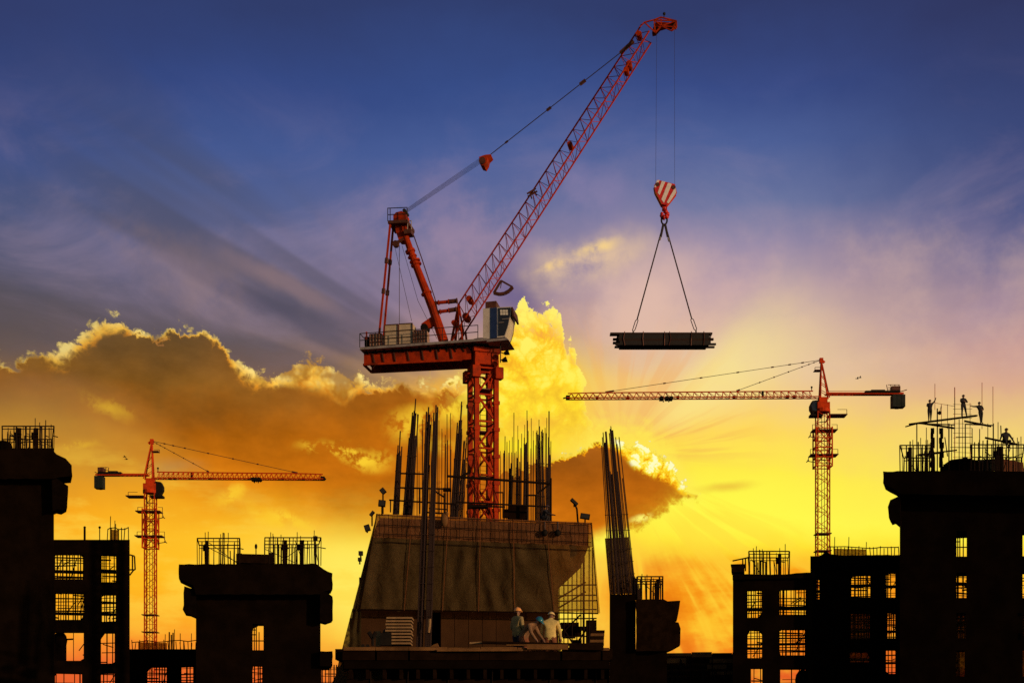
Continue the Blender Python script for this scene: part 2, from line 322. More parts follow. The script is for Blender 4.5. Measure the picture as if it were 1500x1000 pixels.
M['redtube'] = mat('red_primed_tube', (.42, .045, .012), .6, .1, .25, 4.)
M['board'] = mat('pale_timber_board', (.30, .18, .075), .85, 0., .22, 2.5, .2, ((.20, .11, .05), .6), .25)
M['net'] = net_mat('olive_debris_net', (.125, .082, .032), (.36, .20, .05), .84)  # olive brightened in place of backlight, which the wall behind blocks
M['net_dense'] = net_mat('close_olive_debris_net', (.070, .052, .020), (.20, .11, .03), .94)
M['net_top'] = net_mat('backlit_tone_debris_net', (.30, .13, .050), (.50, .20, .05), .80)  # brighter copy of the net, light from behind put into its colour
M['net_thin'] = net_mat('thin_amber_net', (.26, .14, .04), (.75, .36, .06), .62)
M['tarp'] = mat('shade_toned_hanging_tarp', (.005, .003, .002), .95, 0., .3, 1.5, .2, None, 0.)  # silhouette shade is in this near-black colour
M['ground'] = mat('bare_earth', (.085, .060, .040), .95, 0., .35, .05, .3, ((.05, .035, .025), .7), .1)
M['road'] = mat('dusty_asphalt', (.05, .045, .04), .9, 0., .2, .3, .1)
M['skin'] = mat('skin', (.20, .095, .055), .6, 0., .1, 10.)
M['dark_cloth'] = mat('dark_work_cloth', (.018, .016, .018), .9, 0., .2, 8.)
M['olive_shirt'] = mat('grey_olive_shirt', (.30, .22, .085), .9, 0., .2, 8., .2)
M['yellow_shirt'] = mat('pale_yellow_shirt', (.72, .54, .17), .9, 0., .15, 8., .2)
M['tan_shirt'] = mat('dusty_tan_shirt', (.22, .115, .05), .9, 0., .2, 8., .2)
M['navy'] = mat('navy_trousers', (.012, .012, .030), .9, 0., .2, 8.)
M['rust_trousers'] = mat('rust_brown_trousers', (.22, .075, .03), .9, 0., .2, 8.)
M['helmet_y'] = mat('pale_yellow_helmet_plastic', (.80, .58, .22), .3, 0., .06, 6.)
M['helmet_o'] = mat('orange_helmet_plastic', (.82, .36, .09), .3, 0., .06, 6.)
M['helmet_t'] = mat('teal_helmet_plastic', (.02, .16, .22), .3, 0., .06, 6.)
M['helmet_d'] = mat('dark_helmet_plastic', (.06, .03, .02), .35, 0., .06, 6.)
M['green'] = mat('dark_green_weight_paint', (.005, .011, .006), .8, 0., .3, 1.)
M['lamp_glass'] = mat('dull_lamp_glass', (.03, .025, .02), .4, 0., .1, 6., 0., None, .2)

# ------------------------------------------------------------------ mesh helpers
def P(px, py, Y):
    """place seen at photo pixel (px, py) that stands Y metres from the camera"""
    k = (px-750)/F; y = Y/(k*FR[1].x+FR[1].y)
    return Vector((k*y, y, CAMZ+(HZ-py)/F*y))
FR = [Vector((1, 0, 0)), Vector((0, 1, 0)), Vector((0, 0, 1))]     # axes of the block being built: along its front, into it, up
def face(px):
    """turn the following block's front towards the street the camera stands in"""
    a = math.atan((px-750)/F); FR[0] = Vector((math.cos(a), -math.sin(a), 0)); FR[1] = Vector((math.sin(a), math.cos(a), 0))
def EY(d): return FR[1]*d
def frame_of(a):
    a = a.normalized(); u = a.cross(Vector((0, 0, 1)))
    if u.length < .05: u = a.cross(Vector((0, 1, 0)))
    u.normalize(); return u, u.cross(a).normalized()
class MB:
    def __init__(s): s.v = []; s.f = []
    def bar(s, p, q, r, n=4, r2=None, cap=True):
        p, q = Vector(p), Vector(q); r2 = r if r2 is None else r2
        if (q-p).length < 1e-5: return s
        u, w = frame_of(q-p); b = len(s.v)
        for c, rr in ((p, r), (q, r2)):
            for k in range(n):
                t = 2*PI*(k+.5)/n; s.v.append(c+u*(rr*math.cos(t))+w*(rr*math.sin(t)))
        for k in range(n):
            k2 = (k+1) % n; s.f.append((b+k, b+k2, b+n+k2, b+n+k))
        if cap: s.f += [tuple(range(b+n-1, b-1, -1)), tuple(range(b+n, b+2*n))]
        return s
    def path(s, pts, r, n=5):
        for a, b in zip(pts, pts[1:]): s.bar(a, b, r, n)
        return s
    def box(s, c, size, ax=None):
        c = Vector(c); ax = ax or FR; b = len(s.v)
        for i in (-.5, .5):
            for j in (-.5, .5):
                for k in (-.5, .5): s.v.append(c+ax[0]*(i*size[0])+ax[1]*(j*size[1])+ax[2]*(k*size[2]))
        s.f += [tuple(b+i for i in q) for q in ((0,1,3,2),(4,6,7,5),(0,4,5,1),(2,3,7,6),(0,2,6,4),(1,5,7,3))]
        return s
    def prism(s, poly, ext):
        """front outline (any simple polygon) pushed along ext"""
        b = len(s.v); n = len(poly); ext = Vector(ext)
        s.v += [Vector(p) for p in poly]+[Vector(p)+ext for p in poly]
        s.f += [tuple(range(b, b+n)), tuple(range(b+2*n-1, b+n-1, -1))]
        for k in range(n): s.f.append((b+k, b+n+k, b+n+(k+1) % n, b+(k+1) % n))
        return s
    def ball(s, c, r, seg=10, ring=6, sq=(1, 1, 1), z0=-1.):
        c = Vector(c); b = len(s.v)
        for i in range(ring+1):
            ph = math.asin(max(-1, z0))+(PI/2-math.asin(max(-1, z0)))*i/ring
            for k in range(seg):
                t = 2*PI*k/seg; s.v.append(c+Vector((sq[0]*r*math.cos(ph)*math.cos(t), sq[1]*r*math.cos(ph)*math.sin(t), sq[2]*r*math.sin(ph))))
        for i in range(ring):
            for k in range(seg): s.f.append((b+i*seg+k, b+i*seg+(k+1) % seg, b+(i+1)*seg+(k+1) % seg, b+(i+1)*seg+k))
        return s
    def build(s, name, m, parent=None, smooth=False, loc=None):
        o0 = world_of(parent) if parent else Vector(loc or (0, 0, 0))
        me = bpy.data.meshes.new(name); me.from_pydata([tuple(v-o0) for v in s.v], [], s.f)
        bm = bmesh.new(); bm.from_mesh(me); bmesh.ops.recalc_face_normals(bm, faces=bm.faces)
        if any(len(f.verts) > 4 for f in bm.faces): bmesh.ops.triangulate(bm, faces=[f for f in bm.faces if len(f.verts) > 4])
        bm.to_mesh(me); bm.free()
        if smooth: me.shade_smooth()
        me.materials.append(m)
        o = bpy.data.objects.new(name, me); COL.objects.link(o)
        if parent: o.parent = parent
        else: o.location = o0
        return o
def world_of(o):
    v = Vector((0, 0, 0))
    while o: v = v+o.location; o = o.parent
    return v
def tag(o, label, cat, group=None):
    o['label'] = label; o['category'] = cat
    if group: o['group'] = group
    return o
def thing(name, label, cat, loc, group=None):
    o = bpy.data.objects.new(name, None); COL.objects.link(o); o.location = loc; o.empty_display_size = .3
    return tag(o, label, cat, group)
def struct(o): o['kind'] = 'structure'; return o
# one shared mesh per material for the many plain tubes and bars
_unit = {}
def unit(kind, m):
    key = (kind, m.name)
    if key not in _unit:
        b = MB()
        if kind == 'box': b.box((0, 0, .5), (1, 1, 1))
        else: b.bar((0, 0, 0), (0, 0, 1), 1., {'tube': 6, 'square': 4}[kind])
        me = bpy.data.meshes.new(kind); me.from_pydata([tuple(v) for v in b.v], [], b.f); me.materials.append(m); _unit[key] = me
    return _unit[key]
def rod(name, m, parent, p, q, r, kind='tube', ry=None):
    """a bar or tube of its own, sharing its mesh with the others of its kind"""
    p, q = Vector(p), Vector(q); d = q-p
    o = bpy.data.objects.new(name, unit(kind, m)); COL.objects.link(o)
    o.parent = parent; o.location = p-world_of(parent) if parent else p
    o.rotation_mode = 'QUATERNION'; o.rotation_quaternion = d.to_track_quat('Z', 'Y'); o.scale = (r, ry or r, d.length)
    return o
def zig(b, A0, A1, B0, B1, n, r, cross=True, sides=4):
    """lacing between chord A and chord B"""
    for k in range(n):
        a0, a1 = A0.lerp(A1, k/n), A0.lerp(A1, (k+1)/n); c0, c1 = B0.lerp(B1, k/n), B0.lerp(B1, (k+1)/n)
        if cross: b.bar(a0, c0, r, sides, None, False)
        if k % 2 or not cross == 2: b.bar(a0, c1, r, sides, None, False)
        else: b.bar(c0, a1, r, sides, None, False)

# ------------------------------------------------------------------ ground
g = MB(); N = 24
for i in range(N+1):
    for j in range(N+1):
        x = -3500+7000*i/N; y = -800+6300*j/N; g.v.append(Vector((x, y, 0)))
for i in range(N):
    for j in range(N): g.f.append((i*(N+1)+j, (i+1)*(N+1)+j, (i+1)*(N+1)+j+1, i*(N+1)+j+1))
struct(g.build('ground', M['ground']))
struct(MB().box((0, 38, .06), (260, 7, .02)).build('road', M['road']))

# ------------------------------------------------------------------ the red luffing crane
Y0 = 92.; CX = (707.5-750)/F*Y0
th = math.radians(10); CD = Vector((math.cos(th), -math.sin(th), 0)); CN = Vector((-math.sin(th), -math.cos(th), 0)); UP = Vector((0, 0, 1))
AX = (CD, -CN, UP)
def CP(px, py, off=0.):
    k = (px-750)/F
    s = (k*(Y0+off*CN.y)-CX-off*CN.x)/(math.cos(th)+k*math.sin(th))
    y = Y0-s*math.sin(th)+off*CN.y
    return Vector((CX+s*math.cos(th)+off*CN.x, y, CAMZ+(HZ-py)/F*y))
def quadbox(b, pts, off, w):            # photo outline on the crane's side plane, w metres deep away from the camera
    return b.prism([CP(x, y, off) for x, y in pts], -CN*w)
crane = thing('luffing_crane', 'big red luffing crane with raised lattice jib standing in the netted core', 'crane', (CX, Y0, 6.3))
m1 = math.radians(20); mu = Vector((math.cos(m1), math.sin(m1), 0)); mv = Vector((-math.sin(m1), math.cos(m1), 0)); MC = Vector((CX, Y0, 0))
zt, zb = P(707, 531, Y0).z, 4.6
hw = .66
corner = lambda i, j, z: MC+mu*(i*hw)+mv*(j*hw)+UP*z
for i, j in ((-1,-1),(1,-1),(1,1),(-1,1)):
    leg = MB().box(corner(i, j, (zt+zb)/2), (.30, .30, zt-zb), (mu, mv, UP)).build('leg', M['crane'], crane)
    jp = MB(); z = zt-1.
    while z > zb: jp.box(corner(i, j, z), (.40, .40, .22), (mu, mv, UP)); z -= 1.72
    jp.build('joint_plate', M['crane'], leg)['kind'] = 'stuff'
faces = (((-1,-1),(1,-1)), ((1,-1),(1,1)), ((1,1),(-1,1)), ((-1,1),(-1,-1)))
z = zt-.5; k = 0
while z-1.72 > zb:
    for fi, (a, c) in enumerate(faces):
        rod('mast_strut', M['crane'], crane, corner(*a, z), corner(*c, z), .075, 'square')
        d = (a, c) if (k+fi) % 2 else (c, a)
        rod('mast_brace', M['crane'], crane, corner(*d[0], z), corner(*d[1], z-1.72), .085, 'square')
    z -= 1.72; k += 1
ld = MB(); lx = MC+mu*.1+mv*.25
for s in (-.2, .2): ld.bar(lx+mu*s+UP*zb, lx+mu*s+UP*zt, .025)
z = zb
while z < zt: ld.bar(lx-mu*.2+UP*z, lx+mu*.2+UP*z, .016); z += .3
ld.build('ladder', M['steel'], crane)
for py in (572, 634, 700): MB().box(MC+UP*P(707, py, Y0).z, (1.0, 1.0, .07), (mu, mv, UP)).build('rest_platform', M['crane_dark'], crane)
# mast head, slewing ring
zc = P(707, 536, Y0).z; hd = MB()
hd.box(MC+UP*(zc+.3), (1.62, 1.62, .8), (mu, mv, UP))
hd.box(MC+UP*(zc+.82), (1.85, 1.85, .3), (mu, mv, UP))
for i in (-1, 1):
    for j in (-1, 1): hd.box(MC+mu*(i*.78)+mv*(j*.78)+UP*(zc-.62), (.55, .55, .75), (mu, mv, UP))
head_o = hd.build('mast_head', M['crane'], crane)
bv = head_o.modifiers.new('edge', 'BEVEL'); bv.width = .03; bv.segments = 1
arch = MB()
for fi, (a, c) in enumerate(faces):                       # rounded gusset under the head
    A, B = corner(*a, zc-.5), corner(*c, zc-.5)
    for q in range(6):
        t0, t1 = q/6, (q+1)/6; f = lambda t: -.75*abs(2*t-1)**2.5
        arch.prism([A.lerp(B, t0), A.lerp(B, t1), A.lerp(B, t1)+UP*(f(t1)-.08), A.lerp(B, t0)+UP*(f(t0)-.08)], (mu if fi % 2 else mv)*.05)
arch.build('gusset', M['crane'], crane)
MB().bar(MC+UP*(zc+.95), MC+UP*(zc+1.25), .80, 28).build('slewing_ring', M['steel'], crane, True)
MB().bar(MC+UP*(zc+1.25), MC+UP*(zc+1.6), .72, 28, .8).build('turntable', M['crane_dark'], crane, True)
# counter-jib girder: side plates, recessed belly, braces
gd = MB(); NS = .95; GW = 1.9
quadbox(gd, [(533,518),(690,508),(690,526),(676,527),(533,534)], NS, .08)
gd.prism([CP(x, y, NS)-CN*(GW-.08) for x, y in ((533,518),(690,508),(690,526),(676,527),(533,534))], -CN*.08)
gd.prism([CP(534,519,NS-.1), CP(690,510,NS-.1), CP(690,520,NS-.1), CP(534,528,NS-.1)], -CN*(GW-.2))
gd.build('counter_jib_girder', M['crane'], crane)
br = MB(); xs = [533, 552, 571, 590, 612, 634, 655, 676]
yb = lambda x: 533.4-(x-533)*7/143
for k, (a, c) in enumerate(zip(xs, xs[1:])):
    n0, n1 = CP(a, yb(a), NS), CP(c, yb(c), NS)
    f0, f1 = n0-CN*GW, n1-CN*GW
    br.bar(n0, f0, .07); br.bar(n0 if k % 2 else n1, f1 if k % 2 else f0, .06)
br.bar(CP(533,534,NS), CP(676,527,NS), .09); br.bar(CP(533,534,NS)-CN*GW, CP(676,527,NS)-CN*GW, .09); br.bar(CP(533,534,NS), CP(533,534,NS)-CN*GW, .09)
br.build('belly_brace', M['crane'], crane)
for x in (546, 560, 577, 597, 618, 639, 660): rod('stiffener', M['crane_dark'], crane, CP(x, 518.2-(x-533)*10/157, NS+.05), CP(x+2.5, yb(x)-2, NS+.05), .05, 'square')
df = MB()
for x in range(535, 700, 13): df.bar(CP(x, 510-(x-533)*.06, NS+.5), CP(x+4, 519-(x-533)*.06, NS), .05)
df.prism([CP(x, y, NS-.15) for x, y in ((534,511),(622,506),(622,515),(534,520))], -CN*1.6)
for x in range(625, 700, 12): df.bar(CP(x, 505, NS), CP(x+7, 515, NS), .06)
df.build('deck_frame', M['black'], crane)
dk = MB(); quadbox(dk, [(527,508.5),(625,501.5),(713,495),(713,498.5),(625,505),(527,512)], 1.6, 3.1); dk.build('deck', M['grey'], crane)
# pale canvas sheets are not there: steel cladding boxes of the winches
def cladding(x0, x1, ya, yb_, off, w, m, ribs, name):
    sl = -.07
    b = MB(); quadbox(b, [(x0, ya), (x1, ya+sl*(x1-x0)), (x1, yb_+sl*(x1-x0)), (x0, yb_)], off, w); o = b.build(name, m, crane)
    r = MB()
    for k in range(ribs+1):
        x = x0+(x1-x0)*k/ribs; r.bar(CP(x, ya+sl*(x-x0), off+.03), CP(x, yb_+sl*(x-x0), off+.03), .035)
    for t in (0., .33, .68): r.bar(CP(x0, ya+(yb_-ya)*t, off+.03), CP(x1, ya+(yb_-ya)*t+sl*(x1-x0), off+.03), .03)
    r.build('panel_rib', M['crane_dark'], o)
cladding(541.5, 559, 489.5, 506.5, 1.2, .9, M['rib_panel'], 4, 'winch_cover')
cladding(563.5, 583, 476, 505, 1.15, 1.0, M['panel'], 1, 'winch_housing')
cladding(584.2, 604, 474.5, 503.5, 1.15, 1.0, M['panel'], 1, 'winch_housing')
cladding(605.5, 624.5, 484.5, 502, 1.2, .9, M['rib_panel'], 5, 'winch_cover')
quadbox(MB(), [(534,493),(540,493),(540,506),(534,507)], 1.1, .6).build('winch_motor', M['black'], crane)
MB().bar(CP(537,498,1.2), CP(537,486,1.2), .07).build('beacon_post', M['crane'], crane)
# deck railing: every post and rail its own piece
yr = lambda x: 508.5-(x-527)*.0715
for x in (527, 537, 550, 563, 584, 604, 625, 648, 672, 700): rod('railing_post', M['steel'], crane, CP(x, yr(x), 1.58), CP(x, yr(x)-20, 1.58), .028)
for h in (20, 10): rod('railing_rail', M['steel'], crane, CP(527, yr(527)-h, 1.58), CP(700, yr(700)-h, 1.58), .026)
rod('railing_rail', M['steel'], crane, CP(527, yr(527)-20, 1.58), CP(527, yr(527)-20, 1.58)-CN*3., .026)
for x in (527, 560, 600, 650): rod('railing_post', M['steel'], crane, CP(x, yr(x), 1.58)-CN*3., CP(x, yr(x)-20, 1.58)-CN*3., .028)
# A-frame
MB().bar(CP(650,500,.35), CP(634,452,.35), .32, 12, .29).bar(CP(634,452,.35), CP(607,383,.35), .29, 12, .23).bar(CP(607,383,.35), CP(587,325,.35), .23, 12, .19).build('a_frame_strut', M['crane'], crane, False)
fl = MB()
for t in (.33, .36, .60): 
    a = CP(650,500,.35).lerp(CP(587,325,.35), 1-t); d = (CP(587,325,.35)-CP(650,500,.35)).normalized(); fl.bar(a-d*.05, a+d*.05, .36, 12)
a = CP(601,368,.35); d = (CP(587,325,.35)-CP(650,500,.35)).normalized(); fl.bar(a-d*.08, a+d*.08, .33, 12)
a = CP(604,376,.35); fl.bar(a-d*.04, a+d*.04, .31, 12); fl.build('strut_flange', M['crane'], crane)['kind'] = 'stuff'
MB().path([CP(606,345,.5), CP(618,379,.5), CP(637,437,.5), CP(648,486,.5)], .035).build('hydraulic_pipe', M['crane_dark'], crane)
for off, dxp in ((.8, 0), (-.8, 0)):
    a, c = ((572,324),(555.5,489)) if off > 0 else ((576.5,326),(562,492))
    rod('backstay', M['crane'], crane, CP(*a, off), CP(*c, off), .085, 'square')
    for t in (.35, .62): 
        q = CP(*a, off).lerp(CP(*c, off), t); d = (CP(*c, off)-CP(*a, off)).normalized(); rod('backstay_pin', M['crane_dark'], crane, q-d*.16, q+d*.16, .13)
for (x0, y0, x1, y1) in ((630,444.5,670,440.5), (634,458,669,453)):
    a, c = CP(x0, y0, .4), CP(x1, y1, .4); b = MB().bar(a, a.lerp(c, .68), .11, 8).bar(a.lerp(c,.3), a.lerp(c,.33), .17, 8).bar(a.lerp(c,.66), a.lerp(c,.7), .16, 8)
    o = b.build('buffer', M['crane'], crane); MB().bar(a.lerp(c, .68), a.lerp(c, .96), .14, 8).bar(a.lerp(c,.96), c, .18, 8).build('buffer_head', M['crane_dark'], o)
br = MB(); quadbox(br, [(617,474),(634,462),(638,474),(630,480),(620,482)], .45, .25); br.build('drum_bracket', M['crane'], crane)
MB().bar(CP(621,479,.7), CP(621,479,.7)-CN*.7, .24, 14).build('rope_drum', M['black'], crane)
# A-frame head with its cage and lower platform
hb = MB(); quadbox(hb, [(576,325),(576,315),(580,311),(588,309),(594,312),(595,325)], .55, 1.0); quadbox(hb, [(578,325),(594,325),(596,345),(592,352),(584,352),(580,340)], .5, .8); hb.build('a_frame_head', M['crane'], crane)
quadbox(MB(), [(568,323),(597,321.5),(597,326),(568,327)], .95, 1.9).build('head_platform', M['crane_dark'], crane)
for x in (568, 571.5, 596.5):
    for o_ in (.95, -.9): rod('cage_post', M['steel'], crane, CP(x, 324, o_), CP(x, 304.5, o_), .03)
for h in (304.5, 314):
    rod('cage_rail', M['steel'], crane, CP(568, h+.6, .95), CP(596.5, h-.6, .95), .03); rod('cage_rail', M['steel'], crane, CP(568, h+.6, -.9), CP(596.5, h-.6, -.9), .03)
quadbox(MB(), [(591,336),(602,334.5),(602,341),(592,342.5)], .8, .8).build('service_platform', M['crane_dark'], crane)
for x in (597, 602.5): rod('cage_post', M['grey'], crane, CP(x, 336, .8), CP(x, 323, .8), .03)
rod('cage_rail', M['grey'], crane, CP(592, 326, .8), CP(602.5, 323, .8), .03)
MB().bar(CP(579,356.5,.55), CP(579,356.5,.55)-CN*.3, .21, 14).bar(CP(579,356.5,.4), CP(592,350,.4), .12, 6).build('deflector_sheave', M['crane_dark'], crane)
MB().bar(CP(592,308,.5), CP(592,308,.5)-CN*.9, .12, 10).build('head_sheave', M['steel'], crane)
for a, c, r in (((585,360),(585,487),.02), ((589,360),(612,440),.013), ((578,360),(603,470),.013), ((612,440),(640,496),.013)):
    rod('hoist_line', M['rope'], crane, CP(*a, .2), CP(*c, .2), r)
# luffing tackle
for k in range(7):
    t = k/6; o_ = .45-.9*t
    rod('luffing_rope', M['rope'], crane, CP(594.5+1.5*t, 306.5+5*t, o_), CP(702+2*t, 232.5+7*t, o_), .0085)
pb = MB(); quadbox(pb, [(701.5,230),(708,227.5),(712,226.5),(719,226),(714,231),(712.5,237),(709,243),(704,241.5)], .45, .9)
pb.build('pulley_block', M['crane'], crane)
MB().bar(CP(706,235,.55), CP(706,235,.55)-CN*1.1, .22, 12).build('block_sheave', M['crane_dark'], crane)
for o_ in (.12, -.12): rod('pendant_rope', M['rope'], crane, CP(716,228.5,o_), CP(926,64,o_), .030)
for x, r, w in ((804, .10, 6), (853.5, .12, 8), (742, .07, 4)):
    f = lambda q: CP(q, 228.5+(q-716)*(64-228.5)/210)
    rod('pendant_link', M['crane_dark'], crane, f(x-w/2), f(x+w/2), r)
rod('pendant_fork', M['crane_dark'], crane, CP(908.5,78), CP(928,60.5), .13, 'square')
# jib: one top chord, two bottom chords, lacing
U0, U1 = CP(672,445), CP(940,36); L0, L1 = CP(672,480,.75), CP(951,45.5,.75); R0, R1 = L0-CN*1.5, L1-CN*1.5
for a, c in ((U0,U1),(L0,L1),(R0,R1)): rod('jib_chord', M['crane'], crane, a, c, .055)
n = 27
for A0, A1, B0, B1, r in ((U0,U1,L0,L1,.022), (U0,U1,R0,R1,.018)):
    for k in range(n):
        rod('jib_lacing', M['crane'], crane, A0.lerp(A1, k/n), B0.lerp(B1, k/n), r, 'square')
        rod('jib_lacing', M['crane'], crane, A0.lerp(A1, k/n), B0.lerp(B1, (k+1)/n), r, 'square')
n = 30
for k in range(n):
    a, c = (L0.lerp(L1, k/n), R0.lerp(R1, (k+1)/n)) if k % 2 else (R0.lerp(R1, k/n), L0.lerp(L1, (k+1)/n))
    rod('jib_lacing', M['crane'], crane, a, c, .022, 'square'); rod('jib_lacing', M['crane'], crane, L0.lerp(L1, k/n), R0.lerp(R1, k/n), .02, 'square')
jf = MB(); F0 = CP(661,501,.55); F1 = F0-CN*1.1; Um = U0
for f in (F0, F1): jf.bar(U0, f, .085, 6)
jf.bar(L0, F0, .075, 6).bar(R0, F1, .075, 6).bar(L0, U0, .06, 6).bar(R0, U0, .06, 6).bar(L0, R0, .06, 6).bar(F0, F1, .09, 6)
jf.bar(U0.lerp(F0,.5), L0, .045).bar(U0.lerp(F1,.5), R0, .045).bar(U0.lerp(F0,.5), U0.lerp(F1,.5), .045)
jf.bar(CP(678,500,.75), L0.lerp(L1,.01), .07, 6).bar(CP(678,500,.75)-CN*1.5, R0.lerp(R1,.01), .07, 6)
jf.build('jib_foot', M['crane'], crane)
for x, y, r in ((664.5,472,.17), (687,437,.2), (682,463,.24), (834.5,210.5,.17), (936,49,.17), (921,93,.2), (917,101,.17)):
    a = CP(x, y, .4); MB().bar(a, a-CN*.7, r, 10).build('jib_sheave', M['crane'], crane)
wk = MB(); 
for a, c in (((772,284),(785,276)),((773,288),(787,280)),((776,282),(779,291)),((782,279),(786,286))): wk.bar(CP(*a,.3), CP(*c,.3), .06)
wk.build('jib_bracket', M['crane_dark'], crane)
# jib head
jh = MB()
for o_ in (.55, -.55):
    pts = {'a':(940,37),'b':(944,33),'c':(958,29.5),'d':(968,25.5),'e':(991,31),'f':(991.5,40),'g':(984,45.5),'h':(969,38.5),'i':(960,48)}
    q = {k: CP(*v, o_) for k, v in pts.items()}
    for s_ in ('ab','bc','cd','de','ef','fg','gh','hi','dh','ch','ce','he','hf','eg','bi','ci'): jh.bar(q[s_[0]], q[s_[1]], .05, 4)
for x, y in ((944,33),(968,25.5),(991,31),(984,45.5),(958,36),(960,48)): jh.bar(CP(x,y,.55), CP(x,y,-.55), .05)
jh.build('jib_head_frame', M['crane'], crane)
b = MB(); quadbox(b, [(958,36),(962,31.5),(980,33),(991,34),(990,38),(976,37),(966,40),(960,47),(955,48)], .25, .5); b.build('jib_head_beam', M['crane'], crane)
for x, y in ((962,44),(987.5,38)): MB().bar(CP(x,y,.35), CP(x,y,-.35), .2, 14).build('hoist_sheave', M['crane_dark'], crane)
MB().bar(CP(972.5,26,0), CP(973,21,0), .03, 5).ball(CP(973,20.5,0), .1, 8, 5).build('warning_light', M['steel'], crane)
# jib angle dial
dl = MB(); ap = (734,411)
ring = [(751,420.5),(746,426),(739,430),(731,431),(723.5,429)]
dp = [CP(x, y, 1.0) for x, y in ring]; dl.path(dp, .13, 4); dl.path([CP(*ap,1.0), dp[0]], .07, 4); dl.path([CP(*ap,1.0), dp[-1]], .09, 4); dl.path([CP(735,412,1.0), CP(733,422,1.0)], .03, 4)
dl.build('angle_dial', M['crane_dark'], crane)
# operator's cab
cf = MB(); quadbox(cf, [(713,497),(742,494.5),(745,497.5),(713,500.5)], 1.75, 2.3); cf.build('cab_floor', M['grey'], crane)
quadbox(MB(), [(690,501),(740,498),(740,500.5),(690,506)], .6, .9).build('cab_bracket', M['black'], crane)
cb = MB(); quadbox(cb, [(707.5,452),(729,450),(748.5,449),(748,462),(745,477),(740,493),(707.5,497)], 1.6, 1.7); cab = cb.build('cab', M['white'], crane)
quadbox(MB(), [(718.3,451),(728,450.2),(728,494.5),(718.3,495.6)], 1.63, .05).build('side_panel', M['blue'], cab)
quadbox(MB(), [(711,442),(727,440.5),(727,450),(711,451.5)], 1.4, 1.3).build('roof_unit', M['crane_dark'], cab)
quadbox(MB(), [(730,451),(747.2,450.3),(746.8,462),(744,476),(739,491),(730,492)], 1.64, .05).build('window', M['glass'], cab)
for i in range(3):
    for j in range(2):
        x = 732.6+i*3.9+j*.3; y = 453.6+j*4.1
        quadbox(MB(), [(x,y),(x+3.3,y-.1),(x+3.3,y+3.4),(x,y+3.5)], 1.66, .03).build('roof_light_pane', M['pane'], cab)
for a, c in (((735.5,467.5),(746,466.5)),((730.5,472.5),(738,472))): rod('window_bar', M['grey'], cab, CP(*a,1.67), CP(*c,1.67), .03)
quadbox(MB(), [(748.6,449.5),(751,449.5),(753.2,463),(750.8,463.5)], 1.7, 1.8).build('sun_visor', M['crane_dark'], cab)
MB().path([CP(750,461,1.5), CP(752.6,474,1.5), CP(752,488,1.5), CP(749,498,1.5), CP(745,507,1.5)], .02, 4).build('front_guard', M['steel'], cab)
for x, y in ((738.5,518),(735.5,528.5)):
    a = CP(x, y, .9); MB().bar(a, a+CD*.3+UP*.1, .1, 10, .2).bar(a, CP(734, y-2, .9), .04).build('deck_floodlight', M['black'], crane)
rod('lamp_post', M['steel'], crane, CP(733,500,.9), CP(733,531,.9), .04)
# hoist ropes down to the hook block
tip = CP(975, 42); YT = tip.y
def T(px, py, dy=0.): return P(px, py, YT)+Vector((0, dy, 0))
for x0, x1, y1 in ((962,960.5,268),(988,988.3,274)): rod('hoist_rope', M['rope'], crane, T(x0, 44), T(x1, y1), .0085)
hk = thing('hook_block', 'red and white striped hook block hanging from the crane ropes', 'hook block', T(974, 266))
OUT = [(957.6,274),(962.4,266),(988,272.3),(991,285),(976.8,303),(968.8,301.5),(959,282)]
pl = MB().prism([T(x, y, -.28) for x, y in OUT], (0, .09, 0)).build('side_plate', M['red'], hk)
pl2 = MB().prism([T(x, y, .19) for x, y in OUT], (0, .09, 0)).build('side_plate', M['red'], hk)
MB().prism([T(x, y, -.18) for x, y in ((958.4,274),(962.8,267.5),(987.5,273),(990,284.5),(976.4,301.5),(969.2,300),(959.6,281.5))], (0, .36, 0)).build('block_body', M['red'], hk)
for q in ([(443,803),(456,801),(438,836),(431,833)], [(465,806),(481,809),(455,870),(446,860)], [(493,814),(511,819),(475,906),(463,890)], [(527,832),(531,858),(497,908),(487,904)]):
    MB().prism([T(820+x/3.126, 10+y/3.126, -.292) for x, y in q], (0, .014, 0)).build('stripe', M['stripe'], pl)
MB().bar(T(962.5,273,-.31), T(962.5,273,.31), .13, 12).bar(T(986,277,-.31), T(986,277,.31), .13, 12).build('sheave_axle', M['crane_dark'], hk)
hp = [T(*q) for q in ((973.5,302),(973.5,309),(977,312),(977.2,316),(974.5,319),(970.5,318),(968.8,314.5),(970,311.5))]
hkb = MB(); 
for a, c, r in zip(hp, hp[1:], (.17,.14,.16,.17,.16,.13,.1)): hkb.bar(a, c, r, 8)
hkb.build('hook', M['red'], hk, True)
MB().bar(T(970.5,305.5), T(976.5,305.5), .16, 8).build('swivel_nut', M['crane'], hk)
sl = thing('lifting_sling', 'two-leg wire sling hanging from the striped hook to the steel bundle', 'sling', T(973, 318))
rg = MB(); q = [T(973+4.2*math.cos(t*PI/7), 322.5+6.5*math.sin(t*PI/7)) for t in range(15)]; rg.path(q, .055, 6); rg.build('master_link', M['steel'], sl)
LY = YT
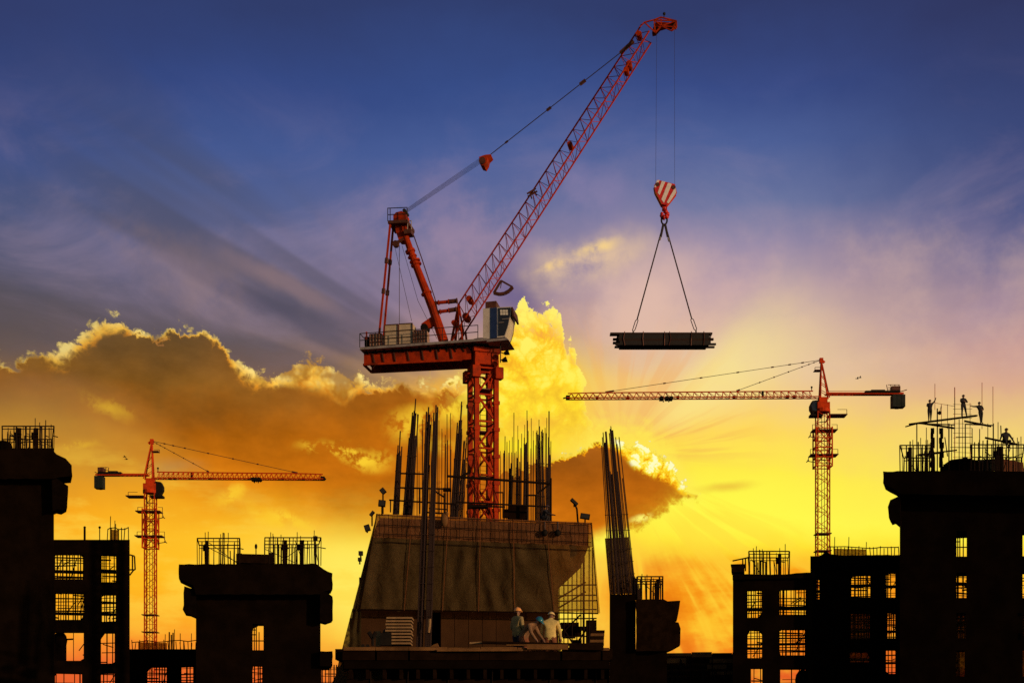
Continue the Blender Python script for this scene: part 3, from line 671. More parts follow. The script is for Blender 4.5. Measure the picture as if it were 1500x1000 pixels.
for sgn, (bx, by) in ((-1,(927.5,488)),(1,(1019.5,486.5))):
    a = T(973+sgn*1.2, 328); kx, ky = (933.5,467) if sgn < 0 else (1013,466)
    rod('sling_leg', M['rope'], sl, a, T(kx, ky), .042)
    m_ = T(973+sgn*6, 349) if sgn < 0 else T(979.5, 351); d = (T(kx,ky)-a).normalized(); rod('sleeve', M['grey'], sl, m_-d*.12, m_+d*.12, .06)
    rod('sling_thimble', M['rope'], sl, a, T(973+sgn*5.2, 347), .075)
    e0, e1 = T(kx, ky), T(bx, by-2); w = Vector((.085, 0, .02))
    MB().path([e0, e0.lerp(e1,.12)+w, e0.lerp(e1,.85)+w, e1, e0.lerp(e1,.85)-w, e0.lerp(e1,.12)-w, e0], .028, 5).bar(e1, T(bx, by+2), .05, 6).build('turnbuckle', M['steel'], sl)
ld_ = thing('steel_bundle', 'dark bundle of stacked steel channels slung under the crane hook', 'steel bundle', T(970, 510))
r2 = random.Random(4)
for lay in range(6):
    y = 491.8+lay*3.15
    for row in range(4):
        dyy = -.48+row*.32; e0 = r2.uniform(-1.5, 3.5); e1 = r2.uniform(-3, 1.5)
        x0, x1 = 902+e0+(-abs(lay-2.5)*-1.2), 1039+e1-abs(lay-2.5)*.4
        if lay == 0 and row in (0, 1): x0, x1 = 893, 1041.6
        if lay == 5 and row in (0, 2): x0, x1 = 900.5, 1047
        if lay == 2 and row == 1: x0, x1 = 897.5, 1044.5
        if lay == 3 and row == 2: x0 = 898
        a, c = T(x0, y, dyy), T(x1, y-(.5 if lay == 5 else 0), dyy); h = .055 if lay not in (0, 5) else .04
        b = MB(); b.box((a+c)/2, ((c-a).length, .26, h*2)); b.box((a+c)/2+Vector((0,-.11,-h)), ((c-a).length, .03, .075)) 
        b.build('steel_channel', M['steel'] if (lay+row) % 3 else M['rebar'], ld_)
for x in (914, 941, 972, 979, 1011, 1029):
    MB().path([T(x, 489.5, -.64), T(x+r2.uniform(-2,2), 500, -.66), T(x+r2.uniform(-1,1), 510, -.64)], .028, 4).build('tie_wire', M['crane_dark'], ld_)

# ------------------------------------------------------------------ the two small tower cranes
def tower_crane(label, ax, jy, Y, sgn, js, yaw, hw=9., group=None):
    u = Y/F; O = P(ax, jy, Y); O0 = Vector((O.x, O.y, 0))
    root = thing('tower_crane', label, 'crane', O0, group)
    e = Vector((sgn*math.cos(yaw), math.sin(yaw), 0)); s = UP.cross(e)
    L = lambda a, v, w, sc=1.: O+e*(a*u*sc)+s*(v*u)+UP*(w*u)
    m = M['crane2']
    # mast
    wz0 = -27; wz1 = -(O.z/u)
    for i in (-1, 1):
        for j in (-1, 1): rod('leg', m, root, L(i*hw, j*hw, wz0), L(i*hw, j*hw, wz1), .11, 'square')
    k = 0; w = wz0
    c4 = [(-1,-1),(1,-1),(1,1),(-1,1)]
    while w-12 > -300:
        for f in range(4):
            a, c = c4[f], c4[(f+1) % 4]
            if k % 2: a, c = c, a
            rod('mast_brace', m, root, L(a[0]*hw, a[1]*hw, w), L(c[0]*hw, c[1]*hw, w-12), .05, 'square')
        if k % 2 == 0:
            for f in range(2): rod('mast_strut', m, root, L(c4[f][0]*hw, c4[f][1]*hw, w), L(c4[f+1][0]*hw, c4[f+1][1]*hw, w), .05, 'square')
        w -= 12; k += 1
    ld = MB()
    for q in (-2, 2): ld.bar(L(q, 3, wz0), L(q, 3, -300), .05)
    ld.build('ladder', M['steel'], root)
    # climbing frame and its platforms
    cg = MB(); hc = hw*1.36
    for i in (-1, 1):
        for j in (-1, 1): cg.bar(L(i*hc, j*hc, -50), L(i*hc, j*hc, -108), .12)
    for w in (-52, -66, -80, -94, -107):
        for f in range(4): cg.bar(L(c4[f][0]*hc, c4[f][1]*hc, w), L(c4[(f+1)%4][0]*hc, c4[(f+1)%4][1]*hc, w), .09)
    for w in (-52, -80): 
        for f in range(4): cg.bar(L(c4[f][0]*hc, c4[f][1]*hc, w), L(c4[(f+1)%4][0]*hc, c4[(f+1)%4][1]*hc, w-26), .08)
    cg.build('climbing_frame', m, root)
    for w, a0, a1 in ((-54,-20,16), (-90,-21,19), (-32,-34,-8)):
        p = MB(); p.box(L((a0+a1)/2, 0, w), ((a1-a0)*u, 2.2, .12), (e, s, UP)); 
        for a in (a0, a1): p.bar(L(a, 6, w), L(a, 6, w+8), .05); p.bar(L(a, 6, w+8), L(a*.6, 6, w+8), .04)
        p.bar(L(a1, 0, w), L(a1+3, 0, w-8), .07).bar(L(a1+3, 0, w-8), L(10, 0, w-10), .07).bar(L(a1+3, 8, w-8), L(a1+3, -8, w-8), .07)
        p.build('work_platform', M['crane_dark'], root)
    for w in (-205, -230): MB().box(L(0, 0, w), (2.2, 2.2, .12), (e, s, UP)).build('rest_platform', M['crane_dark'], root)
    # slewing unit
    MB().box(L(0,0,-18), (18*u, 18*u, 9*u), (e, s, UP)).bar(L(0,0,-27), L(0,0,-22), 11*u, 16).box(L(0,0,-10), (12*u, 12*u, 9*u), (e, s, UP)).build('slewing_unit', m, root)
    # tower head
    hdm = MB(); A = L(2, 0, 50)
    for j in (-1, 1): hdm.bar(L(4, j*5, -6), A+s*(j*.1), .13, 4, .1).bar(L(-9, j*5, -6), A+s*(j*.1), .12, 4, .09)
    for t in (.2, .4, .6, .8):
        for j in (-1, 1): hdm.bar(L(4, j*5, -6).lerp(A, t), L(-9, j*5, -6).lerp(A, t-.12), .05)
        hdm.bar(L(4, 5, -6).lerp(A, t), L(4, -5, -6).lerp(A, t), .05); hdm.bar(L(-9, 5, -6).lerp(A, t), L(-9, -5, -6).lerp(A, t), .05)
    hdm.bar(L(-3,0,46), L(4,0,51), .22).box(L(2,0,49), (.5,.5,.7))
    hdm.build('tower_head', m, root)
    MB().box(L(8,0,34), (9*u, 1.2, .1), (e, s, UP)).bar(L(12,4,34), L(12,4,38), .05).bar(L(4,4,38), L(12,4,38), .05).build('head_platform', M['crane_dark'], root)
    # jib
    J = lambda a, v, w: L(a*js, v, w)
    n = 34
    T0, T1, T2 = J(14,0,4.5), J(340,0,3), J(373,0,2.2)
    rod('jib_chord', m, root, T0, T1, .09); rod('jib_chord', m, root, T1, T2, .08)
    for j in (-1, 1): rod('jib_chord', m, root, J(4, j*6, -5), J(375, j*6, -5.5), .085)
    lc = MB(); bl = lambda t, j: J(6+368*t, j*6, -5-.5*t)
    for k in range(n):
        t, t2 = k/n, (k+1)/n; tp = T0.lerp(T2, (t+t2)/2)
        for j in (-1, 1):
            if k: lc.bar(tp, bl(t, j), .045, 4, None, False)
            lc.bar(tp, bl(t2, j), .045, 4, None, False)
        lc.bar(bl(t, -1), bl(t2, 1), .04, 4, None, False); lc.bar(bl(t, -1), bl(t, 1), .04, 4, None, False)
    lc.build('jib_lacing', m, root)
    for a in (42, 52, 130, 212, 285, 330): MB().box(J(a, 3, -4.5), (4*u, .5, 3.4*u), (e, s, UP)).build('jib_box', M['crane_dark'], root)
    MB().box(J(373, 0, -4), (6*u, 1.3, 4*u), (e, s, UP)).bar(J(376,0,-4), J(380,0,-5), .12).build('jib_end', M['black'], root)
    MB().bar(J(16,0,4), J(16,0,10), .07).ball(J(16,0,10), .16, 8, 5).build('anemometer', M['black'], root)
    tr = MB(); 
    for a in (222, 228, 236): tr.box(J(a,0,-6), (5*u, 1.4, 4*u), (e, s, UP)); tr.bar(J(a,5,-3), J(a,5,-9), .07)
    tr.bar(J(219,5,-6), J(240,5,-6), .1).bar(J(225,0,-8), J(225,0,-11), .1).bar(J(233,0,-8), J(233,0,-11), .1).bar(J(228,3,2), J(228,3,-5), .06)
    tr.build('trolley', M['black'], root)
    MB().box(J(88,3,-1), (2.6*u, .5, 8*u), (e, s, UP)).box(J(88,3,3), (2*u, .4, 2*u), (e, s, UP)).build('trolley_winch', M['black'], root)
    for a, w in ((318,4), (126,5)):
        q0, q1 = A, J(a, 0, w); rod('tie_bar', M['rope'], root, q0, q1, .038)
        for t in (.08, .14, .22, .38, .55, .72, .96): rod('tie_link', M['crane_dark'], root, q0.lerp(q1, t), q0.lerp(q1, t+.012), .10)
        rod('tie_link', M['crane_dark'], root, q0.lerp(q1, .96), q1, .12)
    # counter-jib
    C = lambda a, v, w: L(-a*js if js < 1 else -a, v, w)
    for j in (-1, 1): rod('counter_jib_beam', m, root, C(4, j*5, 0), C(117, j*5, -.5), .16, 'square')
    cj = MB()
    for k in range(12): cj.bar(C(6+9*k, -5, 0), C(15+9*k, 5, 0), .05)
    cj.bar(C(4,5,3), C(100,5,3), .04).build('counter_jib_lacing', m, root)
    MB().box(C(86, 0, 1.5), (50*u*js, 1.6, 3*u), (e, s, UP)).box(C(80,0,3.5), (20*u*js, 1., 3*u), (e, s, UP)).build('hoist_winch', M['black'], root)
    rl = MB()
    for a in (94, 100, 106, 112): rl.bar(C(a,5,2), C(a-2,5,12), .06)
    for w in (5, 8, 12): rl.bar(C(94,5,w), C(111,5,w), .05)
    rl.box(C(106,0,7), (12*u*js, 1.2, 6*u), (e, s, UP)).bar(C(112,4,2), C(122,4,5), .07).build('counter_jib_cage', M['crane_dark'], root)
    for k in range(3): MB().box(C(103.5+6.2*k, 0, -11.5), (5.8*u*js, 1.5, (18.5-.8*abs(k-1))*u), (e, s, UP)).build('counterweight', M['green'], root)
    # cab
    cb = MB(); W_ = Vector((0, 0, 0))
    cb.prism([L(a, 6, w) for a, w in ((8,-10),(16,-11),(19,-17),(19,-23),(15,-30),(7,-30))], -s*(12*u)); cb.build('cab', M['black'], root)
    MB().prism([L(a, 6.3, w) for a, w in ((10,-12),(15,-13),(18,-18),(16,-25),(10,-26))], -s*.06).build('cab_window', M['glass'], root)
    MB().box(L(10,0,-32), (18*u, 1.6, .3), (e, s, UP)).build('cab_base', M['black'], root)
    return root
tower_crane('red tower crane on the right with long jib pointing left, behind the dark towers', 1205, 577, 205., -1, 1., math.radians(.8), 8.6)
tower_crane('red tower crane with short jib beside the dark block, left of the netted core', 220.5, 695.5, 212., 1, .675, math.radians(1.2), 7.2)

# ------------------------------------------------------------------ dark concrete frames on both sides
GZ = lambda Y: HZ+CAMZ/Y*F          # photo row of the ground at that distance
def solid_cells(x0, y0, x1, y1, holes):
    xs = sorted({x0, x1, *[min(max(h[k], x0), x1) for h in holes for k in (0, 2)]}); ys = sorted({y0, y1, *[min(max(h[k], y0), y1) for h in holes for k in (1, 3)]})
    out = []
    for ya, yb_ in zip(ys, ys[1:]):
        run = None
        for xa, xb in zip(xs, xs[1:]):
            cx, cy = (xa+xb)/2, (ya+yb_)/2
            hole = any(h[0] < cx < h[2] and h[1] < cy < h[3] for h in holes)
            if hole:
                if run: out.append(run); run = None
            else: run = (run[0], ya, xb, yb_) if run else (xa, ya, xb, yb_)
        if run: out.append(run)
    return out
def wall_mesh(Y, x0, y0, x1, y1, holes, th):
    """one wall with openings, as a grid of shared vertices (front and back skins and reveals)"""
    b = MB()
    for (xa, ya, xb, yb_) in solid_cells(x0, y0, x1, y1, holes):
        b.prism([P(xa, yb_, Y), P(xb, yb_, Y), P(xb, ya, Y), P(xa, ya, Y)], EY(th))
    return b
def rough_edge(pts, seed, amp=1.2, step=7):
    """break straight outline edges into slightly uneven ones (photo pixels)"""
    r = random.Random(seed); out = []
    for (xa, ya), (xb, yb_) in zip(pts, pts[1:]+pts[:1]):
        n = max(1, int(math.hypot(xb-xa, yb_-ya)/step))
        for k in range(n):
            t = k/n; j = amp if k else 0
            out.append((xa+(xb-xa)*t+r.uniform(-j, j)*.6, ya+(yb_-ya)*t+r.uniform(-j, j)*.6))
    return out
def frame(label, Y, D, x0, y0, x1, holes, slabs, cols, name='unfinished_building', holes_ragged=()):
    t = thing(name, label, 'building', P((x0+x1)/2, GZ(Y), Y), None)
    yg = GZ(Y)
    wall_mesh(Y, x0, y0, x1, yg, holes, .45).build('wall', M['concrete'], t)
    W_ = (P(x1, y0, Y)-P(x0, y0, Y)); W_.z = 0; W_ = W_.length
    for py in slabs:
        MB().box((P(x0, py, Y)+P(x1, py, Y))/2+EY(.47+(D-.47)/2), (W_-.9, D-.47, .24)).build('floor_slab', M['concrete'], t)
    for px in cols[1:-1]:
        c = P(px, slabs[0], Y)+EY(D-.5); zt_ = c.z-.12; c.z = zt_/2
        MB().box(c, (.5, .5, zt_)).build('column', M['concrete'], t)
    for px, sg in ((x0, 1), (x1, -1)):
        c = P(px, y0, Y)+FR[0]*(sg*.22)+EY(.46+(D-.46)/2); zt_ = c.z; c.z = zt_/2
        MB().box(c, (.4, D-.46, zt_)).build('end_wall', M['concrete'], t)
    return t
scaf_n = [0]
def scaffold(label, Y, holes, seed, dens=1., group=None):
    """tube scaffold standing inside the openings"""
    r = random.Random(seed); xa = min(h[0] for h in holes); xb = max(h[2] for h in holes)
    t = thing('scaffold', label, 'scaffold', P((xa+xb)/2, GZ(Y), Y), group)
    for (x0, y0, x1, y1) in holes:
        y1 = min(y1, GZ(Y)-3); n = max(2, int((x1-x0)/4.6*dens))
        for k in range(n+1):
            x = x0+(x1-x0)*(k+r.uniform(-.48,.48))/n; Yk = Y+r.choice((0., .9, 1.6))
            rod('standard', M['scaf'], t, P(x, y1+3, Yk), P(x+r.uniform(-.4,.4), y0-4, Yk), r.uniform(.03,.06))
        for k in range(int((y1-y0)/5*dens)+1):
            y = y0+(y1-y0)*(k+r.uniform(-.3,.3))/((y1-y0)/5*dens+.01); Yk = Y+r.choice((.1, .95, 1.7))
            a, c = (x0-2, x1+2) if r.random() < .6 else sorted((r.uniform(x0, x1), r.choice((x0-2, x1+2))))
            rod('ledger', M['scaf'], t, P(a, y, Yk), P(c, y+r.uniform(-1.6,1.6), Yk), r.uniform(.02,.07))
        for k in range(max(1, int((x1-x0)/16*dens))):
            a = r.uniform(x0, x1-6); c = a+r.uniform(8, 18); Yk = Y+1.2
            rod('brace', M['scaf'], t, P(a, r.uniform(y0+8, y1), Yk), P(min(c, x1+1), r.uniform(y0, y1-10), Yk), .04)
        for q in range(4):                          # ragged sheeting left in the corners of the opening
            cx, sx_ = ((x0, 1), (x1, -1))[q % 2]; cy, sy_ = ((y0, 1), (y1, -1))[q // 2]
            a_, b_ = r.uniform(1, 7), r.uniform(1, 11)
            if r.random() < .55: continue
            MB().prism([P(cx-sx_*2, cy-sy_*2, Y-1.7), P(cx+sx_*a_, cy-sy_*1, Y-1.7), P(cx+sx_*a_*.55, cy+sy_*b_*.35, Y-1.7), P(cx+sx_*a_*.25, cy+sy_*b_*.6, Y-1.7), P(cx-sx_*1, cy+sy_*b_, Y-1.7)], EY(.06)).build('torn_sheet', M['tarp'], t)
        if r.random() < .7:
            ly = y0+(y1-y0)*r.uniform(.45,.8); MB().box(P((x0+x1)/2, ly, Y+.8), ((x1-x0)/F*Y, 1.4, .12)).build('scaffold_board', M['dkform'], t)
    return t
def cage(label, Y, D, x0, x1, y0, y1, n, seed, group='rebar and rail cages on the roofs', posts=(), r=.05):
    """open cage of starter bars and rails round a roof edge"""
    rr = random.Random(seed); t = thing('roof_cage', label, 'rail cage', P((x0+x1)/2, y1, Y), group)
    back = EY(D)
    for j, bk in enumerate((Vector((0,0,0)), back)):
        for k in range(n+1):
            x = x0+(x1-x0)*k/n+(rr.uniform(-2,2) if 0 < k < n else 0); top = y0 if k in (0, n) or rr.random() < .6 else y0+rr.uniform(-9, 14)
            rod('post', M['scaf'], t, P(x, y1+2, Y)+bk, P(x+rr.uniform(-1.3,1.3), top, Y)+bk, r*rr.uniform(.45,1.15))
        rod('rail', M['scaf'], t, P(x0, y0, Y)+bk, P(x1, y0, Y)+bk, r); rod('rail', M['scaf'], t, P(x0, y0+(y1-y0)*.12, Y)+bk, P(x1, y0+(y1-y0)*.12, Y)+bk, r*.7)
    for x in (x0, x1): rod('rail', M['scaf'], t, P(x, y0, Y), P(x, y0, Y)+back, r)
    for k in range(n//3):
        a, c = rr.uniform(x0, x1), rr.uniform(x0, x1); rod('loose_tube', M['scaf'], t, P(a, y1-rr.uniform(0,8), Y+D*rr.random()), P(c, y0+rr.uniform(2,18), Y+D*rr.random()), .03)
        rod('stub_rail', M['scaf'], t, P(a, y0+14, Y+D*.3), P(a+rr.uniform(5,12), y0+16, Y+D*.3), .04); rod('stub_post', M['scaf'], t, P(a, y1+1, Y+D*.3), P(a, y0+14, Y+D*.3), .04)
    for k in range(max(2, n)):
        x = rr.uniform(x0+3, x1-3); rod('starter_bar', M['rebar'], t, P(x, y1+2, Y+D*.5), P(x+rr.uniform(-.7,.7), y0+rr.uniform(-12, 6), Y+D*.5), .03)
    for (x, w) in posts:
        b = MB(); b.box((P(x, y1, Y+D*.4)+P(x, y0+4, Y+D*.4))/2, (w/F*Y, .5, (y1-y0-4)/F*Y)); b.box(P(x-w*.7, y0+14, Y+D*.4), (w/F*Y*.9, .3, .5)).build('column_form', M['dkform'], t)
    return t
def tops(name, label, cat, Y, D, poly, seed, m='concrete', amp=1.0):
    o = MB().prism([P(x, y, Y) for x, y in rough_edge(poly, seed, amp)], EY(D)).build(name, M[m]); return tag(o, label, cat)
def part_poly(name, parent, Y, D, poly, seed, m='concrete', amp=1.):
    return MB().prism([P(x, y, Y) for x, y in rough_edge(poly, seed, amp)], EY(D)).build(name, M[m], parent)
def rail_line(label, Y, x0, x1, y0, y1, n, seed, group='low guard rails on the roofs'):
    rr = random.Random(seed); t = thing('guard_rail', label, 'guard rail', P((x0+x1)/2, y1, Y), group)
    for k in range(n+1):
        x = x0+(x1-x0)*k/n; rod('post', M['scaf'], t, P(x+rr.uniform(-1.5,1.5), y1+2, Y), P(x, y0+rr.uniform(-2,3), Y), .035)
    pts = [(x0+(x1-x0)*k/8, y0+(rr.uniform(-1,2.5))) for k in range(9)]
    MB().path([P(x, y, Y) for x, y in pts], .05, 4).build('rail', M['scaf'], t)
    for k in range(3): x = rr.uniform(x0, x1); rod('starter_bar', M['rebar'], t, P(x, y1, Y+.3), P(x+.5, y0-rr.uniform(4,18), Y+.3), .03)
    nt = MB(); nt.prism([P(x0+(x1-x0)*.1, y1, Y+.1), P(x0+(x1-x0)*.55, y1, Y+.1), P(x0+(x1-x0)*.55, y0+3, Y+.1), P(x0+(x1-x0)*.1, y0+2, Y+.1)], EY(.02)); nt.build('rail_net', M['net_thin'], t)
    return t
# --- far left tower
face(20)
YL = 118.
bl = frame('tallest dark concrete tower at the left edge, capped by an overhanging top', YL, 9, -70, 656, 79, [], [664, 720, 778, 836, 894, 952, 1010, 1068], (-40, 60), 'concrete_tower')
part_poly('roof_platform', bl, YL-1.5, 3, [(-70,659),(76,658),(83,665),(96,671),(105,681),(106,697),(86,698.5),(79,701),(-70,701)], 1)
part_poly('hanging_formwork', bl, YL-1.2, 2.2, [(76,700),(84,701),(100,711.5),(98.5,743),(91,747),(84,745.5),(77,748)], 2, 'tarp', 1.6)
cage('rail cage on the roof of the far left tower', YL, 5, 3, 79, 624, 659, 13, 5, posts=((28,6),(53,6)))
tag(MB().ball(P(5,655,YL-1), .55, 8, 6, (1.3,1,1)).build('roof_tarp_heap', M['tarp']), 'dark covered heap on the roof of the far left tower', 'covered heap')
face(134)
H = [(80,812,122.5,847.5),(149,812,170,852),(80,868,122.5,907),(149,871,170,911),(80,926,122.5,967),(148,927,168,971),(80,985,120,1024),(148,986,168,1024)]
bl2 = frame('dark concrete frame with two bays of open windows right of the far left tower', 121, 6, 70, 790, 190, H, [797, 857, 916, 976, 1032, 1085], (82, 135, 186))
scaffold('tube scaffold in the window openings of the left low frame', 123, H[:4], 11, 1.15)
scaffold('sparse props in the lower window openings of the left low frame', 123, H[4:], 12, .35)
tag(MB().ball(P(88,938,122.5), .8, 10, 6, (.75,.6,1)).box(P(88,955,122.5), (1.,.6,1.6)).build('covered_mixer', M['tarp']), 'dark rounded machine silhouette in the left opening of the third floor', 'machine')
bk = thing('side_balcony', 'small railed scaffold bracket on the right side of the left low frame', 'bracket', P(194, 834, 121))
for a, c in (((190,812),(197,814)),((197,814),(198,834)),((190,834),(198,834)),((190,842),(196,834)),((194,813),(194,834))): rod('tube', M['scaf'], bk, P(*a,121.2), P(*c,121.2), .06)
rail_line('sagging net rail on the roof of the left low frame', 121.3, 158, 188, 773, 790, 6, 21)
for k, (x, y0, lab) in enumerate(((124,772,'short thick post on the roof of the left low frame'),(146,772,'thin post with a knob near the net rail of the left low frame'))):
    t = thing('roof_post', lab, 'post', P(x, 790, 121.3)); rod('post', M['scaf'], t, P(x, 791, 121.3), P(x, y0, 121.3), .09 if k == 0 else .04)
    MB().ball(P(x, y0, 121.3), .11, 6, 4).build('knob', M['scaf'], t)
# --- low link block with the left crane behind
face(240)
H = [(216,976,244,1018),(266,976,285,1018)]
frame('long low dark block between the left frame and the stepped tower', 128, 6, 186, 950, 292, H, [957, 1030, 1080], (192, 255, 290), 'concrete_block')
scaffold('tube scaffold inside the low link block', 130, H, 13, 1.2)
rail_line('net rail along the roof of the low link block', 128.3, 193, 287, 938, 951, 16, 22)
t = thing('starter_bars', 'cluster of starter bars on the low link block', 'rebar', P(251, 950, 128.4))
for k, (x, y) in enumerate(((248,925),(251,929),(253.5,926),(264,927),(237,941),(269,938))): rod('bar', M['rebar'], t, P(x, 952, 128.4), P(x, y, 128.4), .06 if k < 3 else .035)
# --- stepped tower left of the core
face(375)
YB = 120.
H = [(370,913,386,951.5),(370,975,385.5,1018)]
b3 = frame('stepped dark concrete tower with overhanging top, left of the netted core', YB, 6, 287, 830, 469.5, H, [842, 905, 963, 1028, 1080], (292, 345, 400, 465), 'concrete_tower')
part_poly('roof_platform', b3, YB-1.6, 3, [(262,826),(330,825.5),(463,825),(474,833),(487,839),(487,863),(474,866),(469,870),(287,870),(283,857),(272,852),(262,847)], 31)
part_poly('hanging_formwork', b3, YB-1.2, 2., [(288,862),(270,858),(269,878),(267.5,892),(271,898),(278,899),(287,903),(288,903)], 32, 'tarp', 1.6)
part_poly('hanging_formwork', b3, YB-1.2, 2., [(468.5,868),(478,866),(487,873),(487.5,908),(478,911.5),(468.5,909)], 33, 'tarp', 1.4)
part_poly('lower_ledge', b3, YB-.8, 6, [(469,953),(487,953),(487,975),(469,975)], 34)
scaffold('tube scaffold in the lower openings of the stepped tower', YB+2, [(370,975,385.5,1018),(469,977,494,1030)], 14, 1.2)
part_poly('torn_sheet', b3, YB+.5, .06, [(367,909),(389,909),(388,913),(381,914),(376,918),(371,920),(370,925),(367,925)], 35, 'tarp', .5)
t = thing('ladder', 'thin ladder standing in the upper opening of the stepped tower', 'ladder', P(374, 951, YB+1.5))
for a, c in (((372.5,918),(372.5,952)),((375.5,917),(375.5,952)),((379.5,925),(379.5,952)),((370,938),(386,938)),((370,922),(376,922)),((370,929),(376,929))): rod('tube', M['scaf'], t, P(*a,YB+1.5), P(*c,YB+1.5), .045)
cage('rail cage on the left half of the stepped tower roof', YB, 4, 289, 351, 788, 827, 8, 41, posts=((303,5),))
cage('longer rail cage on the right half of the stepped tower roof', YB, 4, 388, 470, 787, 826, 12, 42, posts=((418,5),(442,6)))
tag(MB().box(P(372,820,YB+1), (2.9,2.,.75)).box(P(398,819,YB+1), (.4,1.8,.9)).box(P(351,819,YB+1),(.4,1.8,.8)).build('roof_formwork', M['dkform']), 'low dark formwork tray between the two roof cages of the stepped tower', 'formwork')
def lamp_on_post(label, x, y0, y1, Y, w, h, shape='box', cat='floodlight', group=None, tilt=0., m='black'):
    t = thing('floodlight', label, cat, P(x, y1, Y), group); u = Y/F
    rod('post', M['scaf'], t, P(x, y1, Y), P(x, y0, Y), .045)
    c, s = math.cos(tilt), math.sin(tilt); ax = (Vector((c,0,s)), Vector((0,1,0)), Vector((-s,0,c)))
    if shape == 'box':
        b = MB(); b.box(P(x, y0, Y), (w*u, .28, h*u), ax); b.bar(P(x, y0, Y), P(x, y0, Y)+Vector((0,.25,.02)), h*u*.35, 8, h*u*.2); o = b.build('lamp_head', M[m], t)
        MB().box(P(x, y0, Y)-Vector((0,.15,0)), (w*u*.85, .02, h*u*.8), ax).build('lamp_lens', M['lamp_glass'], o)
    else: MB().ball(P(x, y0, Y), w*u/2, 10, 6, (1,.6,h/w)).build('lamp_head', M[m], t, True)
    return t
lamp_on_post('oval lamp on a thin post between the two roof cages', 375, 800, 814, YB+1, 4, 8, 'ball')
lamp_on_post('square lamp above the right roof cage of the stepped tower', 462, 788, 826, YB+.5, 6, 6)
# --- pier with the leaning rebar column
face(935)
YP = 108.
pier = thing('concrete_pier', 'tall black pier with a wide notched block right of the netted core', 'pier', P(912, GZ(YP), YP))
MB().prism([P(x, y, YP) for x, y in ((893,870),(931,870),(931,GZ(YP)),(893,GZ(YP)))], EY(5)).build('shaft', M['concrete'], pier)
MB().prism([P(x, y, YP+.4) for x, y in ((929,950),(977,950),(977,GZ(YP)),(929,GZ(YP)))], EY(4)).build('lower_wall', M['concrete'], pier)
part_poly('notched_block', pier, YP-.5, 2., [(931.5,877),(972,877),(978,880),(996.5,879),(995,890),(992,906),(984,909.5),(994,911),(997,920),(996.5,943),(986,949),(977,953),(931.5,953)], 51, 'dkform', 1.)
t = thing('leaning_rebar_column', 'tall leaning column of rebar rising from the black pier', 'rebar column', P(912, 868, YP+1))
r5 = random.Random(5); nb = 17
tops_y = [652,640,633,648,645,632,690,694,634,628,624,630,690,640,650,700,640]
for k in range(nb):
    f = k/(nb-1); bx = 894+38*f+r5.uniform(-.6,.6); tx = 879.5+25.5*f+r5.uniform(-.5,.5); ty = tops_y[k]; yy = YP+.5+1.6*((k*7) % 5)/4
    full = (868-ty)/(868-628); X1 = bx+(tx-bx)*full
    rod('bar', M['rebar'], t, P(bx, 872, yy), P(X1, ty, yy), .035 if k not in (3,5,7,9,11) else .075)
for fy, w in ((.50,0),(.60,0),(.72,0),(.80,0),(.88,0)):
    y = 640+fy*228; sh = (868-y)/240; xa, xb = 893+(879-893)*sh, 933+(905.5-933)*sh
    q = [P(xa, y, YP+.4), P(xb, y-1, YP+.4), P(xb, y-1, YP+2.2), P(xa, y, YP+2.2), P(xa, y, YP+.4)]; MB().path(q, .03, 4).build('tie_hoop', M['rebar'], t)
MB().prism([P(x, y, YP+2.5) for x, y in ((886,788),(921,786),(932,868),(893,870))], EY(.05)).build('infill_mesh', M['net'], t)
cage('rail cage on the notched block beside the leaning rebar column', YP, 3, 934, 971, 844, 878, 6, 43, posts=((963,4),))
t = thing('rebar_cluster', 'short rebar cluster at the foot of the leaning column', 'rebar', P(930, 874, YP+.2))
for k in range(9): x = 926+k*1.4; rod('bar', M['rebar'], t, P(x, 878, YP+.2+.1*(k % 3)), P(x-1.5+r5.uniform(-.5,.5), 838+k*2.2+r5.uniform(-3,3), YP+.2+.1*(k % 3)), .04)
# --- right low frame
face(1130)
YR = 120.
H = [(1095,864,1115.5,904),(1142,863,1184.5,899.5),(1095,923,1116,963),(1142,922,1184.5,959),(1100,979,1116.5,1020),(1143,978,1184.5,1020)]
b4 = frame('low dark concrete frame with large window openings right of the orange gap', YR, 6, 1073.5, 841, 1190, H, [851, 911, 968, 1030, 1080], (1080, 1128, 1186))
part_poly('roof_edge', b4, YR-.4, 6, [(1073,840),(1130,841),(1188,838),(1194,836),(1194,846),(1073,848)], 61)
scaffold('tube scaffold in the upper window openings of the right low frame', YR+2, H[:4], 15, 1.2)
scaffold('few props and a cross braced panel in the lowest openings of the right low frame', YR+2, H[4:], 16, .35)
tag(MB().ball(P(1176,996,YR+2), .95, 10, 6, (.7,.6,1)).box(P(1176,1015,YR+2), (1.2,.6,1.6)).build('covered_mixer', M['tarp']), 'dark rounded machine silhouette in the lowest opening of the right low frame', 'machine')
cage('rail cage on the roof of the right low frame', YR, 4, 1097, 1156, 807, 842, 9, 44, posts=((1142,5),))
tag(MB().box(P(1081,834,YR+1), (1.05,2.,.62)).box(P(1081,829,YR+1), (1.15,2.1,.12)).build('roof_crate', M['dkform']), 'dark low crate at the left end of the right low frame roof', 'crate')
t = thing('tube_rack', 'thin tubes on posts above the dark roof crate', 'tube rack', P(1085, 830, YR+1))
for a, c in (((1073,821),(1097,816)),((1092,817),(1092,836)),((1088,819),(1088,832)),((1096,815),(1098,838))): rod('tube', M['scaf'], t, P(*a,YR+1), P(*c,YR+1), .06)
